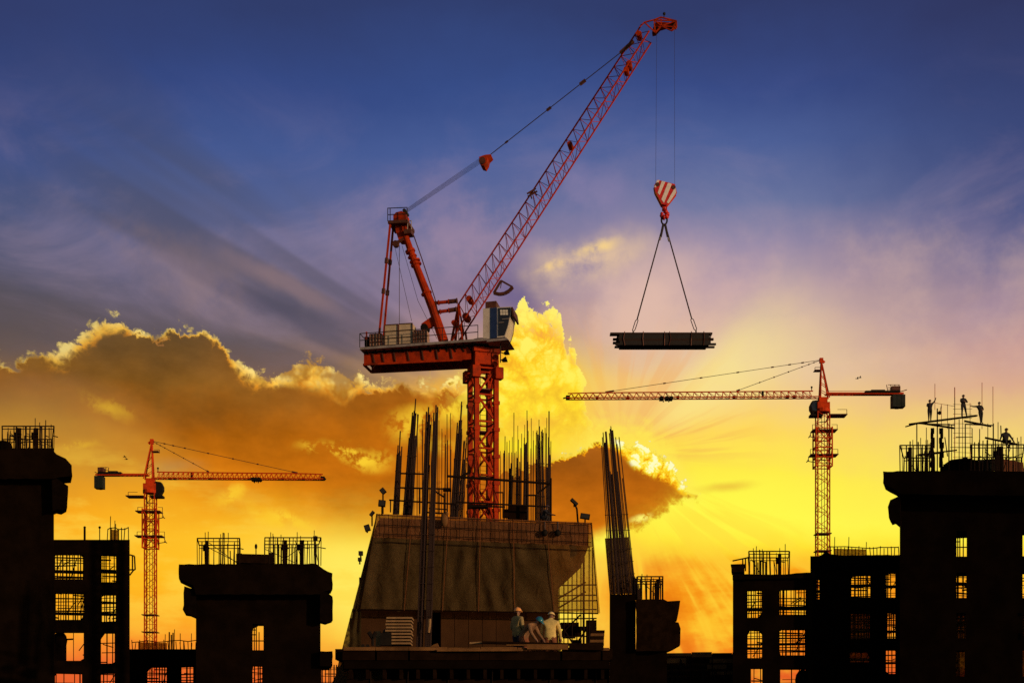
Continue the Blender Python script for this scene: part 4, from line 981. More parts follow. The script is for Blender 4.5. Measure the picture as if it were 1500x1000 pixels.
# --- right middle block
face(1250)
YM = 123.
H = [(1194,833,1200,877),(1246.5,838,1275,874),(1297.5,837,1315,874.5),(1246.5,898,1274,935),(1297.5,897,1315,934),(1245,954,1273,969),(1298,952,1315,986)]
b5 = frame('dark concrete frame between the low frame and the right tower', YM, 6, 1187, 814, 1322, H, [822, 884, 942, 993, 1050], (1222, 1286, 1320))
part_poly('roof_edge', b5, YM-.5, 7, [(1187,828),(1188,822),(1196,815),(1204,812),(1210,806),(1216,811),(1240,813),(1322,812),(1322,824),(1187,836)], 62, 'tarp', 1.5)
scaffold('tube scaffold in the top window openings of the middle right frame', YM+2, H[:3], 17, 1.3)
scaffold('close packed scaffold in the dim lower openings of the middle right frame', YM+1.6, [H[3], H[4]], 18, 2.1)
scaffold('few bars in the red lit bottom openings of the middle right frame', YM+2, [H[5], H[6]], 19, .6)
nb_ = MB().prism([P(x, y, YM+1) for x, y in ((1246,897),(1275,897),(1275,936),(1246,936))], EY(.03)).prism([P(x, y, YM+1) for x, y in ((1244,952),(1274,952),(1274,970),(1244,970))], EY(.03))
for q in (((1246,897),(1275,897),(1275,936),(1246,936)), ((1244,952),(1274,952),(1274,970),(1244,970))):
    MB().prism([P(x, y, YM+1) for x, y in q], EY(.03)).build('window_dimming_net', M['net'], b5)  # sheets added behind these openings to dim the sky in them
rail_line('long sagging net rail on the roof of the middle right frame', YM+.3, 1211, 1316, 801, 814, 20, 23)
# --- right tower
face(1440)
YT2 = 116.
H = [(1401,777,1416,814.5),(1401,838,1415.5,875),(1401,897,1415,934),(1400,952,1413,990),(1498,775,1513,814),(1498,838,1513,875),(1498,898,1513,934),(1498,952,1513,990)]
b6 = frame('tall dark concrete tower on the right with workers and poles on its overhanging roof', YT2, 7, 1318, 700, 1620, H, [708, 764, 824, 884, 942, 1000, 1058], (1330, 1380, 1440, 1490, 1560, 1610), 'concrete_tower')
part_poly('roof_platform', b6, YT2-1.6, 3, [(1293.5,690),(1400,689),(1496,690),(1620,692),(1620,728),(1319,723),(1310,716),(1300,711),(1293.5,707)], 71)
part_poly('hanging_formwork', b6, YT2-1.2, 2., [(1319,725),(1304,732),(1300.5,742),(1302,758),(1305,763),(1310,761.5),(1319,769)], 72, 'tarp', 1.6)
scaffold('scaffold behind the narrow openings of the right tower', YT2+2, [H[1], H[5]], 20, 1.3)
scaffold('crowded scaffold behind the dim lower openings of the right tower', YT2+1.6, [H[2], H[6]], 24, 2.0)
part_poly('torn_sheet', b6, YT2+.5, .06, [(1398,773),(1419,773),(1414,776),(1409,779),(1403,782),(1402,787),(1398,788)], 73, 'tarp', .5)
for q, m_ in (((1400,896,1416,936),'net'),((1399,951,1406,992),'net_dense'),((1406,951,1415,992),'net'),((1497,897,1515,936),'net'),((1497,951,1515,992),'net')):
    MB().prism([P(x, y, YT2+1) for x, y in ((q[0],q[1]),(q[2],q[1]),(q[2],q[3]),(q[0],q[3]))], EY(.03)).build('window_dimming_net', M[m_], b6)  # nets added to dim the lower openings
t = thing('ladder', 'thin ladder standing in the top opening of the right tower', 'ladder', P(1405, 814, YT2+1.5))
for a, c in (((1403,779),(1403,815)),((1406,779),(1406,815)),((1411,784),(1411,815)),((1400,801),(1417,801)),((1401,786),(1407,786)),((1401,793),(1407,793))): rod('tube', M['scaf'], t, P(*a,YT2+1.5), P(*c,YT2+1.5), .045)
cage('left rail cage on the roof of the right tower', YT2, 5, 1318.5, 1366, 652, 690, 9, 45, posts=((1333,5),))
cage('right rail cage on the roof of the right tower', YT2, 5, 1422, 1500, 651, 690, 15, 46, posts=((1465,8),))
# --- long low wall between pier and right frame
face(1000)
YW = 126.
t = thing('low_wall', 'long low dark wall of stacked boards between the pier and the right frame', 'wall', P(1000, GZ(YW), YW))
MB().prism([P(x, y, YW) for x, y in ((880,957),(1080,957),(1080,GZ(YW)),(880,GZ(YW)))], EY(3)).build('wall_core', M['core'], t)
r6 = random.Random(9)
for k in range(9):
    y = 955+k*9; x = 892
    while x < 1074:
        w = r6.uniform(24, 60); x2 = min(1076, x+w)
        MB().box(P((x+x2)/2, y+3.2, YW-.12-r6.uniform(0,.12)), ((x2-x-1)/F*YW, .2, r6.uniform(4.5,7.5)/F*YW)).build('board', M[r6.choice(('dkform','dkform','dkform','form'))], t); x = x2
for k in range(22):
    x = r6.uniform(980, 1074); rod('tube', M['scaf'], t, P(x, 1008, YW-.6), P(x+r6.uniform(-2,2), r6.uniform(962,985), YW-.6), .05)
face(750)

# ------------------------------------------------------------------ podium in front of the core
face(750)
YPD = 44.
ZE = P(0, 947, YPD).z; ZT = ZE-.36        # top of the edge upstand, top of the floor
pod = thing('podium', 'dark podium floor with formwork edge on which the three workers stand', 'building', (P(695, 1000, YPD).x, YPD, 0))
xl, xr = P(503, 950, YPD).x, P(893, 950, YPD).x
xl2, xr2 = P(470, 950, 80).x, P(893, 950, 80).x
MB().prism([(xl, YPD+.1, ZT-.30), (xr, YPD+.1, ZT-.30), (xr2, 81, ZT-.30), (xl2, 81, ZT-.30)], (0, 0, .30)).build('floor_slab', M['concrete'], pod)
for a, c in ((500, 664), (862, 892)):
    MB().box((P(a,0,46).x*.5+P(c,0,46).x*.5, 46.2, ZT+.165), (P(c,0,46).x-P(a,0,46).x, 3.6, .33)).build('raised_deck', M['dkform'], pod)
r8 = random.Random(8)
x = xl
while x < xr-.05:                          # formwork boards on the slab edge, each its own
    w = min(r8.uniform(.8, 1.7), xr-x)
    MB().box((x+w/2, YPD+.02-r8.uniform(0,.04), ZE-.055-r8.uniform(0,.015)), (w-.02, .07, r8.uniform(.08,.11))).build('edge_board', M['form' if x < .4 else r8.choice(('dkform','form'))], pod)  # brighter boards on the left hold the lit edge line in their colour
    MB().box((x+w/2, YPD+(.062 if r8.random() < .5 else .075), ZE-.26), (w+.06, .05, .29)).build('edge_board', M['dkform'], pod); x += w
for k in range(16):
    xx = xl+.2+(xr-xl-.4)*k/15; MB().box((xx, YPD+2.9, ZT-.46), (.10, 5.4, .30)).build('joist', M['dkform'], pod)
for yy in (YPD+.5, YPD+1.9, YPD+3.6): MB().box(((xl+xr)/2, yy, ZT-.76), (xr-xl-.1, .16, .28)).build('beam', M['dkform'], pod)
for k in range(7):
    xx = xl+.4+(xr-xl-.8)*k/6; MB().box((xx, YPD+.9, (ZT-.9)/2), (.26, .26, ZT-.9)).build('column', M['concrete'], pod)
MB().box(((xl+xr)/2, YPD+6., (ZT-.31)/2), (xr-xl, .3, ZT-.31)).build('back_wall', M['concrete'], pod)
for k in range(6):
    xx = xl+.6+(xr-xl-1.2)*k/5+r8.uniform(-.3,.3); rod('prop', M['scaf'], pod, (xx, YPD+.4, ZT-1.5), (xx+r8.uniform(-.08,.08), YPD+.4, ZT-.32), .024)
for k in range(4):
    xx = xl+.9+k*1.9; MB().box((xx, YPD+.25, ZT-1.3-r8.uniform(0,.15)), (r8.uniform(.9,1.5), .09, .09)).build('waler', M['dkform'], pod)
# boards lying along the slab edge
def plank(label, x0, y0, x1, y1, Y, h, w, m='form', group='loose boards on the podium edge'):
    a, c = P(x0, y0, Y), P(x1, y1, Y); d = (c-a).normalized()
    o = MB().box((a+c)/2, ((c-a).length, w, h), (d, Vector((0,1,0)), d.cross(Vector((0,1,0))))).build('plank', M[m], None, False, tuple((a+c)/2)); return tag(o, label, 'plank', group)
plank('long dark plank lying on the podium edge in front of the workers', 706, 940.5, 876, 944, 44.35, .07, .3, 'dkform')
plank('pale ended plank jutting to the left on the podium edge', 688, 941.5, 722, 940.5, 44.6, .06, .2, 'board')
plank('broad brown formwork panel on the podium edge below the workers', 772, 946.5, 832, 947, 43.88, .16, .07, 'form')
plank('brown panel on the podium edge right of the broad panel', 833.5, 947, 884, 948.5, 43.88, .14, .07, 'dkform')
plank('reddish batten along the podium edge left of the workers', 640, 952, 766, 951.5, 43.9, .06, .07, 'form')
plank('small offcut board under the long dark plank', 742, 944.5, 790, 944.5, 44.3, .04, .3, 'form')
# ------------------------------------------------------------------ core
YC = 76.3
core = thing('core_building', 'broad brown concrete core with overhanging top behind debris netting, red crane rising from it', 'building', (P(690, 1000, YC).x, YC, ZT))
CW = MB()
holes = [(629,896,645,985)]
for q in solid_cells(540, 805, 816, 1021, holes)+solid_cells(512, 905, 540, 1021, [])+solid_cells(526, 845, 540, 905, []):
    xa, ya, xb, yb_ = q; CW.prism([P(xa, yb_, YC), P(xb, yb_, YC), P(xb, ya, YC), P(xa, ya, YC)], (0, .4, 0))
CW.prism([P(x, y, YC+.45) for x, y in ((554,762),(563,762),(563,846),(550,846),(549,1021),(503,1021),(517,893),(540,800))], (0, .25, 0))
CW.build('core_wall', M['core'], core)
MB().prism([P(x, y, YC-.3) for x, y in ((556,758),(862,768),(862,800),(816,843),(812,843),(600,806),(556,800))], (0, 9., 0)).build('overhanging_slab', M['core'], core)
MB().prism([P(x, y, YC+8) for x, y in ((560,800),(818,800),(818,1019),(560,1019))], (0, .3, 0)).build('rear_wall', M['core'], core)
MB().box(P(638, 945, YC+1.5), (1., .2, 4.), None).build('doorway_shade_board', M['tarp'], core)  # near-black board stands in for the shade inside the doorway
for k in range(5):
    x0 = 646+k*20.3; MB().prism([P(x0, 947, YC-.06), P(x0+19.6, 947, YC-.06), P(x0+19.6, 896, YC-.06), P(x0, 896, YC-.06)], (0, .05, 0)).build('wall_panel', M['core'], core)
# top edge: kerb and ledgers behind the net
rl = thing('edge_scaffold', 'tube railing over the backlit-toned netting along the top of the core', 'scaffold', P(700, 800, YC-.6))
ty = lambda x: 752+(x-552)*13/314           # the net's top edge runs slightly down to the right
for x in range(556, 866, 13): rod('standard', M['scaf'], rl, P(x, ty(x)+34, YC-.98), P(x, ty(x), YC-.98), .014)
for h in (2, 16, 29, 41): rod('ledger', M['scaf'], rl, P(553, ty(553)+h, YC-.98), P(866, ty(866)+h, YC-.98), .02)
# netting: one object, each sheet its own panel, with folds
net = thing('debris_netting', 'olive debris netting draped round the core below the crane', 'netting', P(700, 893, YC-1))
def sheet(name, m, c00, c10, c11, c01, Y0_, Y1_, nu, nv, seed, amp=.10, lean=0.):
    """c00 top left, c10 top right, c11 bottom right, c01 bottom left in photo pixels"""
    r = random.Random(seed); ph = [(r.uniform(4,17), r.uniform(-6,6), r.uniform(0,6), r.uniform(.3,1.)) for _ in range(6)]
    v = []; f = []
    for j in range(nv+1):
        for i in range(nu+1):
            u, w = i/nu, j/nv
            x = (c00[0]*(1-u)+c10[0]*u)*(1-w)+(c01[0]*(1-u)+c11[0]*u)*w; y = (c00[1]*(1-u)+c10[1]*u)*(1-w)+(c01[1]*(1-u)+c11[1]*u)*w
            if j == nv: y += 1.2*math.sin(u*PI*3)+r.uniform(-.6,.6)
            Y = Y0_*(1-u)+Y1_*u+lean*w
            dsp = sum(a*math.sin(fu*u+fw*w*2+p) for fu, fw, p, a in ph)*amp*.4*math.sin(PI*min(1, max(.0, u)))**.4+r.uniform(-.012,.012)
            v.append(P(x, y, Y+dsp)-net.location)
    for j in range(nv):
        for i in range(nu): a = j*(nu+1)+i; f.append((a, a+1, a+nu+2, a+nu+1))
    me = bpy.data.meshes.new(name); me.from_pydata([tuple(q) for q in v], [], f); me.shade_smooth(); me.materials.append(M[m])
    o = bpy.data.objects.new(name, me); COL.objects.link(o); o.parent = net; return o
xs = [552, 604, 657, 704, 752, 800, 866]; bs = [527, 592, 648, 701, 754, 812, 876]
hb_ = [800, 800, 800, 800, 800, 800, 800]
mid = lambda k: xs[k]+(bs[k]-xs[k])*.25
for k in range(6):
    t0, t1 = ty(xs[k]), ty(xs[k+1])
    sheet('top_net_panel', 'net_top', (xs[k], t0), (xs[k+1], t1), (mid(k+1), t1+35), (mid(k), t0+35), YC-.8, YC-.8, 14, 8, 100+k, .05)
    m_ = 'net' if k < 5 else 'net_thin'
    if k == 5:
        sheet('net_panel', 'net', (mid(5), t0+34.5), (mid(6)-4, t1+34.5), (816, 842), (mid(5)+3, 842), YC-.82, YC-.82, 12, 10, 130, .05)
    sheet('net_panel', m_, (mid(k), t0+34.5), (mid(k+1), t1+34.5), (bs[k+1], 893+(k+1)*.8), (bs[k], 892+k*.8), YC-.85, YC-.85, 30, 34, 110+k, .09, -.25)
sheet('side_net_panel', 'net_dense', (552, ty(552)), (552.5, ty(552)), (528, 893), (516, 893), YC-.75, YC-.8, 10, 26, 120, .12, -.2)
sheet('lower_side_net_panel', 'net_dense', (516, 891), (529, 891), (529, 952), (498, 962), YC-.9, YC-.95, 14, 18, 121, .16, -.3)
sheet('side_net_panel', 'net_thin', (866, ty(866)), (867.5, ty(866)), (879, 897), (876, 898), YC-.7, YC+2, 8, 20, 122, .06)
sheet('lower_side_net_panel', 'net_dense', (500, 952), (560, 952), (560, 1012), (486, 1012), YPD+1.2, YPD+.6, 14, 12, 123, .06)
for k in range(7): rod('net_batten', M['dkform' if k in (0, 6) else 'net_top'], net, P(xs[k], ty(xs[k]), YC-.93), P(bs[k], 893+k*.8, YC-1.17), .03 if k in (0, 6) else .022)
rod('net_hem', M['dkform'], net, P(527, 892, YC-1.15), P(876, 898, YC-1.15), .035)
# scaffold in the right bay
sc = thing('scaffold', 'tube scaffold glowing amber behind thin netting in the right bay of the core', 'scaffold', P(845, 985, YC+1.5))
for x, yt, dy in ((819,842,0),(826,832,0),(832,826,1.2),(838,822,0),(845,815,1.2),(851,808,0),(855,806,1.2),(863,800,0),(868,802,1.2)): rod('standard', M['scaf'], sc, P(x, 1020, YC+.6+dy), P(x, yt, YC+.6+dy), .035 if x != 855 else .07)
for y, dy in ((857,0),(872,1.2),(880,0),(893,1.2),(906,0),(920,1.2),(932,0)): rod('ledger', M['scaf'], sc, P(815, y, YC+.6+dy), P(874, y-1, YC+.6+dy), .035)
for a, c in (((818,876),(858,852)),((818,890),(858,866)),((820,930),(850,900)),((846,940),(870,905)),((820,912),(838,940))): rod('brace', M['scaf'], sc, P(*a, YC+1.), P(*c, YC+1.), .045)
MB().box(P(866, 965, YC+.9), (.55, .6, 4.2)).build('bay_post', M['dkform'], sc)
for k in range(7):
    x0 = r8.uniform(818, 846); MB().box(P(x0+8, r8.uniform(915, 944), YC+1.8+k*.1), (r8.uniform(.4,1.2), .3, r8.uniform(.15,.6))).build('stored_board', M['dkform'], sc)
# ------------------------------------------------------------------ rebar standing on the core
def rebar_column(label, bx, tx, ty_, by, w, n, Y, seed, r=.030, spread=40, group='rebar columns standing on the core'):
    rr = random.Random(seed); t = thing('rebar_column', label, 'rebar column', P(bx, by, Y), group)
    for k in range(n):
        f = k/(n-1)-.5 if n > 1 else 0; yy = Y+rr.uniform(0, .6); top = ty_+(0 if k == n//2 else rr.uniform(2, spread))
        b0 = bx+f*w; t0 = tx+f*w*.7+rr.uniform(-.5,.5); full = (by-top)/(by-ty_); rod('bar', M['rebar'], t, P(b0, by+3, yy), P(b0+(t0-b0)*full, top, yy), r)
    for y in [by-12-24*k for k in range(int((by-ty_)*.55/24)+1)]:
        s_ = (by-y)/(by-ty_); c = bx+(tx-bx)*s_; MB().path([P(c-w*.55, y, Y-.02), P(c+w*.55, y, Y-.02), P(c+w*.5, y-.5, Y+.65), P(c-w*.5, y-.5, Y+.65), P(c-w*.55, y, Y-.02)], .018, 4).build('tie_hoop', M['rebar'], t)
    return t
rebar_column('leftmost rebar column on the core, shorter than its neighbour', 580, 586.5, 631, 750, 8, 8, 82, 1, .036)
rebar_column('thick rebar column on the core with the tallest bars left of the two masts', 597, 609, 584, 752, 13, 15, 82.5, 2, .036, 60)
rebar_column('dense rebar column on the core just left of the red crane mast', 665, 676, 588, 757, 10, 13, 84, 3, .036, 55)
rebar_column('thin rebar group on the core against the left side of the crane mast', 674, 683, 640, 757, 7, 6, 85, 4, .026)
rebar_column('tallest rebar column at the right end of the core top', 803.5, 803.5, 602, 764, 5, 6, 83, 5, .036, 110)
rebar_column('middle rebar column right of the crane mast with dark wrapped foot', 770, 771.5, 648, 760, 7, 7, 83, 6, .040)
rebar_column('short dark rebar column close to the right of the crane mast', 747, 749, 678, 759, 5, 5, 84, 7, .045)
rebar_column('rebar column beside the tallest one at the right end of the core', 792, 790, 624, 763, 12, 9, 84, 8, .028, 50)
rebar_column('slender rebar group between the middle column and the mast', 759, 759, 668, 760, 7, 6, 85, 9, .026)
def loose_bars(label, x0, x1, n, ya, yb_, seed, Y):
    rr = random.Random(seed); t = thing('starter_bars', label, 'rebar', P((x0+x1)/2, 756, Y), 'thin starter bars on the core')
    for k in range(n):
        x = x0+(x1-x0)*(k+.5)/n+rr.uniform(-1.5,1.5); rod('bar', M['rebar'], t, P(x, 757+(x-600)*.035, Y+rr.uniform(0,3)), P(x+rr.uniform(-.3,1.2), rr.uniform(ya, yb_), Y+1), rr.uniform(.017,.027))
loose_bars('row of thin single bars between the twin masts and the dense rebar column', 606, 662, 22, 600, 690, 21, 86)
loose_bars('row of thin single bars right of the crane mast', 731, 806, 40, 598, 668, 22, 87)
loose_bars('thin single bars close to the left of the crane mast', 648, 690, 12, 640, 690, 23, 88)
fr = thing('core_top_frame', 'dark steel walkway frame and formwork round the foot of the red crane', 'frame', P(700, 757, 82))
for a, c, r in (((655,697),(807,708),.07),((586,693),(622,694),.05),((586,714),(660,716),.05),((570,732),(668,738),.05),((668,735),(807,742),.05),((603,694),(603,752),.06),((615,714),(615,752),.04),((643,716),(643,753),.05),((651,722),(651,754),.06),((634,717),(651,728),.05),((672,700),(690,690),.07),((737,721),(737,758),.05),((726,721),(738,721),.04),((785,725),(785,762),.07),((772,725),(786,725),.05),((788,722),(806,708),.05),((625,750),(655,752),.05),((628,744),(656,746),.04),((690,741),(740,742),.05),((807,700),(807,764),.06),((572,732),(572,750),.04)):
    rod('tube', M['scaf'], fr, P(*a, 81), P(*c, 81), r)
for x, y, w, h in ((758,750,24,20),(741,752,9,12),(700,742,30,5),(655,717,12,4)):
    MB().box(P(x, y, 82), (w/F*82, .4, h/F*82)).build('shutter_panel', M['dkform'], fr)
t = thing('core_ladder', 'ladder leaning inside the frame left of the dense rebar column', 'ladder', P(640, 752, 83))
for x in (632, 637): rod('stile', M['scaf'], t, P(x, 753, 83), P(x+1, 716, 83), .02)
for k in range(9): rod('rung', M['scaf'], t, P(632, 750-k*4, 83), P(637.5, 750-k*4, 83), .014)
# two twin columns in front of the core
for lab, bx, tx, ty_, w, sd in (('left of the twin rebar masts rising in front of the netting', 611.8, 628, 596, 8, 31), ('right of the twin rebar masts rising in front of the netting', 624.8, 639, 593, 8, 32)):
    rebar_column(lab, bx, tx, ty_, 1010, w, 10, 66.5, sd, .034, 45, 'twin rebar masts in front of the netting')
# floodlights round the core top
FG = 'floodlights clamped round the core'
lamp_on_post('upper left floodlight on a post at the left corner of the core top', 561, 719, 752, YC-.8, 7, 8, 'box', group=FG, tilt=.7)
lamp_on_post('lower square floodlight on the same left corner of the core top', 559.5, 737, 754, YC-1, 10, 9, group=FG, tilt=-.1)
lamp_on_post('floodlight tilted outwards at the left end of the net edge', 545, 752, 770, YC-.9, 8, 4, group=FG, tilt=.9)
lamp_on_post('dark floodlight on the left netting edge below the corner', 538, 773, 780, YC-1, 8, 9, group=FG, tilt=.3)
lamp_on_post('small floodlight halfway down the left netting edge', 528.5, 810, 818, YC-1, 6, 6, group=FG)
lamp_on_post('lowest small floodlight on the left netting edge', 527, 819, 826, YC-1, 5, 5, group=FG)
lamp_on_post('long slanted floodlight on a tall post at the right end of the core top', 841, 735, 742, YC-.6, 12, 4.5, group=FG, tilt=-.75)
t = lamp_on_post('wide floodlight at the right end of the core top', 857, 756, 772, YC-.7, 14, 7.5, group=FG, tilt=-.15)
pt = thing('lamp_stand', 'stand of the slanted floodlight at the right end of the core top', 'lamp stand', P(847, 770, YC-.6))
for a, c in (((847,771),(845,745)),((845,745),(842,738)),((841,771),(848,764)),((836,770),(853,768))): rod('tube', M['scaf'], pt, P(*a, YC-.6), P(*c, YC-.6), .05)
for x, lab in ((798, 'dark lamp hanging by its cable over the net below the crouching worker'), (817, 'second dark lamp hanging over the net, right of the first')):
    t = thing('hanging_lamp', lab, 'lamp', P(x, 766, YC-1), 'lamps hanging over the net'); rod('cable', M['rope'], t, P(x, 764, YC-1), P(x, 778, YC-1), .03)
    MB().ball(P(x, 780, YC-1), .16, 10, 6, (1,1,1.2)).build('lamp_head', M['black'], t, True)
tag(MB().ball(P(651, 761, YC-1.05), .26, 12, 8, (.75,.5,1.5)).ball(P(654, 752, YC-1.05), .12, 8, 5).build('hanging_sack', M['form'], None, True, tuple(P(651,761,YC-1.05))), 'brown sack hanging over the net edge left of the crane mast', 'sack')
# board stack by the twin masts
for k in range(9):
    y = 942.6-k*4.6+.4; off = r8.uniform(-1.5, 1.5); wd = 32 if k < 4 else 37
    o = MB().box(P(588+off+(0 if k < 4 else -3), y, 46.5), (wd/F*46.5, 0.9, 2.6/F*46.5)).build('stacked_board', M['board'], None, False, tuple(P(588, y, 46.5)))
    nm = ('lowest', 'second', 'third', 'fourth', 'fifth', 'sixth', 'seventh', 'eighth', 'topmost')[k]
    tag(o, f'{nm} pale board'+(' from the bottom' if 0 < k < 8 else '')+' of the stack left of the twin masts', 'board', 'boards of the pale stack')
    if k: 
        for j, bx in enumerate((575, 588, 601)): 
            q = MB().box(P(bx, y+2.3, 46.5), (.08, .85, 1.8/F*46.5)).build('bearer', M['dkform'], None); q.parent = o; q.location = -o.location
b = MB().box(P(566, 936, 46.2), (.36, .36, .40)).ball(P(566, 926, 46.2), .13, 10, 6); tag(b.build('tool_box', M['black'], None, False, tuple(P(566, 944, 46.2))), 'black box with a rounded lid left of the board stack', 'box')
b = MB().bar(P(546, 945, 46.1), P(546, 930, 46.1), .05, 6).bar(P(546, 934, 46.1), P(540, 925, 46.1), .065, 6).bar(P(546, 934, 46.1), P(551, 925, 46.1), .065, 6); tag(b.build('pump_tool', M['black'], None, False, tuple(P(546, 945, 46.1))), 'small black forked tool standing left of the black box', 'tool')
tag(MB().box(P(554, 935, 46.6), (.16, .09, .5)).build('upright_board', M['board'], None, False, tuple(P(554, 946, 46.6))), 'short pale board standing between the forked tool and the black box', 'board')
for x, lab in ((531.5, 'left of two small black wheels on the podium edge'), (538.5, 'right of two small black wheels on the podium edge')):
    tag(MB().bar(P(x, 945.5, 44.3), P(x, 945.5, 44.45), .06, 12).build('small_wheel', M['black'], None, False, tuple(P(x, 945.5, 44.3))), lab, 'wheel', 'small wheels on the podium edge')
tag(MB().prism([P(x, y, 45.2) for x, y in ((630,946.5),(643,946.5),(641,941.5),(636,943))], (0,.4,0)).build('rubble_heap', M['form'], None, False, tuple(P(636,946,45.2))), 'small heap of rubble right of the twin masts', 'rubble')
tag(MB().bar(P(629.5, 906, 66.1), P(629, 918, 66.1), .08, 6).bar(P(629, 918, 66), P(628, 926, 66), .06, 6).build('rag', M['board'], None, False, tuple(P(629,916,66))), 'pale rag tied to the right twin mast', 'rag')
for k in range(5):
    y = 943.5-k*4.6; o = MB().box(P(875+r8.uniform(-1,1), y, 46.4), (20/F*46.4, .4, 3.9/F*46.4)).build('stacked_block', M['form' if k % 2 else 'dkform'], None, False, tuple(P(875, y, 46.4)))
    tag(o, ('lowest brown block', 'second brown block', 'middle brown block', 'fourth brown block', 'topmost brown block')[k]+' of the stack at the right end of the podium', 'block', 'blocks stacked at the right end of the podium')
# ------------------------------------------------------------------ poles and platforms on the right tower's roof
face(1440); YK = YT2+1.5
sp = thing('roof_scaffold', 'tall open scaffold with ragged poles on the right tower roof', 'scaffold', P(1400, 690, YK))
for x, y0, r, m in ((1343,620,.045,'scaf'),(1350,655,.03,'scaf'),(1357,626,.03,'scaf'),(1373,598,.05,'scaf'),(1390,620,.05,'scaf'),(1394,622,.035,'scaf'),(1405,614,.035,'scaf'),(1414,621,.045,'scaf'),(1424,627,.035,'scaf'),(1435,628,.035,'scaf'),(1455,620,.05,'scaf'),(1447,620,.03,'scaf'),(1462,618,.03,'scaf')):
    rod('pole', M[m], sp, P(x, 692, YK+((x*7) % 5)*.3), P(x, y0, YK+((x*7) % 5)*.3), r)
for x in (1365.5, 1379):
    o = MB(); rq = random.Random(int(x))
    for k in range(9): y = 690-k*7; o.box(P(x+rq.uniform(-1.2,1.2), y-3, YK+.4), (rq.uniform(.22,.4), .3, .42))
    o.build('bound_tube_bundle', M['dkform'], sp)
for a, c, r in (((1343,620),(1398,622),.05),((1414,621),(1456,623),.05),((1345,666),(1376,663),.08),((1360,664),(1402,659),.06),((1400,640),(1425,640),.03),((1424,651),(1455,651),.04),((1384,640),(1388,668),.04),((1392,655),(1422,655),.03)): rod('ledger', M['scaf'], sp, P(*a, YK), P(*c, YK), r)
for x, y0, y1 in ((1369.5,562,600),(1398.5,567,690),(1410,598,690),(1421,590,690),(1438.5,560,628),(1454.5,566,625),(1379,592,625),(1388,592,628),(1405,625,690)):
    rod('thin_red_bar', M['redtube'], sp, P(x, y1, YK+.8), P(x, y0, YK+.8), .022 if x != 1398.5 else .035)
for k in range(13):
    y = 592+k*7; rod('thin_red_tie', M['redtube'], sp, P(1396, y, YK+.8), P(1424, y+r8.uniform(-1,1), YK+.8), .016)
rod('string', M['redtube'], sp, P(1370, 590, YK+.8), P(1399, 595, YK+.8), .016)
MB().ball(P(1376.5, 604.5, YK+.8), .16, 8, 5).bar(P(1379, 593, YK+.8), P(1377, 602, YK+.8), .03).build('hanging_bucket', M['scaf'], sp)
b = MB()
hq = random.Random(3)
for k in range(12):
    x = 1386+k*4.6; hgt = 17-abs(k-6)*1.6; b.box(P(x, 689-hgt/2, YK+.6), (.42, 1.2, hgt/F*YK))
tag(b.prism([P(x, y, YK) for x, y in ((1384,690),(1384,679),(1393,673),(1408,671),(1424,674),(1438,679),(1438,690))], EY(1.5)).build('formwork_heap', M['tarp'], None, False, tuple(P(1411, 690, YK))), 'low dark heap of formwork in the middle of the right tower roof', 'formwork heap')
tag(MB().box(P(1449, 681, YK+1.8), (2.2, .1, .95)).build('green_sheet', M['green'], None, False, tuple(P(1449,690,YK+1.8))), 'dark green sheet standing right of the formwork heap', 'sheet')
tag(MB().prism([P(x, y, YK+2.) for x, y in ((1470,672),(1499,677),(1500,690),(1470,690))], EY(.1)).build('brown_sheet', M['rust_trousers'], None, False, tuple(P(1485,690,YK+2))), 'dark red brown sheet behind the bars at the right edge of the roof', 'sheet')
def deck(label, pts, Y, group='working platforms on the right tower roof'):
    t = thing('work_platform', label, 'platform', P(*pts[0], Y), group); rr = random.Random(len(label))
    for a, c in zip(pts, pts[1:]):
        for q in range(4):
            A, B = P(*a, Y+.1+q*.27), P(*c, Y+.1+q*.27); d = (B-A).normalized(); e0 = rr.uniform(-.3,.3); A = A-d*(.1+abs(e0)); B = B+d*rr.uniform(0,.35)
            MB().box((A+B)/2, ((B-A).length, .25, .07+.04*(q % 2)), (d, FR[1], d.cross(FR[1]))).build('plank', M['dkform'], t)
    return t
deck('long sloping platform on the right tower roof under two workers', [(1338,620.5),(1427,609)], YK)
rod('tip', M['dkform'], deck('lower dark platform crossing under the long sloping one', [(1352,620),(1392,626)], YK-.2), P(1326,624.8,YK), P(1352,618,YK), .05)
deck('short platform on the right tower roof under the worker pointing left', [(1418,617.5),(1446,623)], YK)
deck('platform at the right end of the roof under the sitting worker', [(1450,642.3),(1487,650)], YK)
face(750)
# ------------------------------------------------------------------ people
BONES = [('pelvis','waist'),('waist','chest'),('chest','neck'),('neck','head'),('head','crown'),
 ('chest','shl'),('shl','ell'),('ell','hal'),('hal','fil'),('chest','shr'),('shr','elr'),('elr','har'),('har','fir'),
 ('pelvis','hil'),('hil','knl'),('knl','anl'),('anl','tol'),('pelvis','hir'),('hir','knr'),('knr','anr'),('anr','tor')]
STAND = dict(pelvis=(0,0,.96), waist=(0,0,1.10), chest=(0,0,1.36), neck=(0,0,1.50), head=(0,-.015,1.60), crown=(0,-.01,1.72),
 shl=(-.19,0,1.41), ell=(-.25,.02,1.12), hal=(-.24,-.06,.88), fil=(-.24,-.08,.78), shr=(.19,0,1.41), elr=(.25,.02,1.12), har=(.24,-.06,.88), fir=(.24,-.08,.78),
 hil=(-.10,0,.90), knl=(-.11,-.02,.50), anl=(-.11,.02,.09), tol=(-.12,-.16,.03), hir=(.10,0,.90), knr=(.11,-.02,.50), anr=(.11,.02,.09), tor=(.12,-.16,.03))
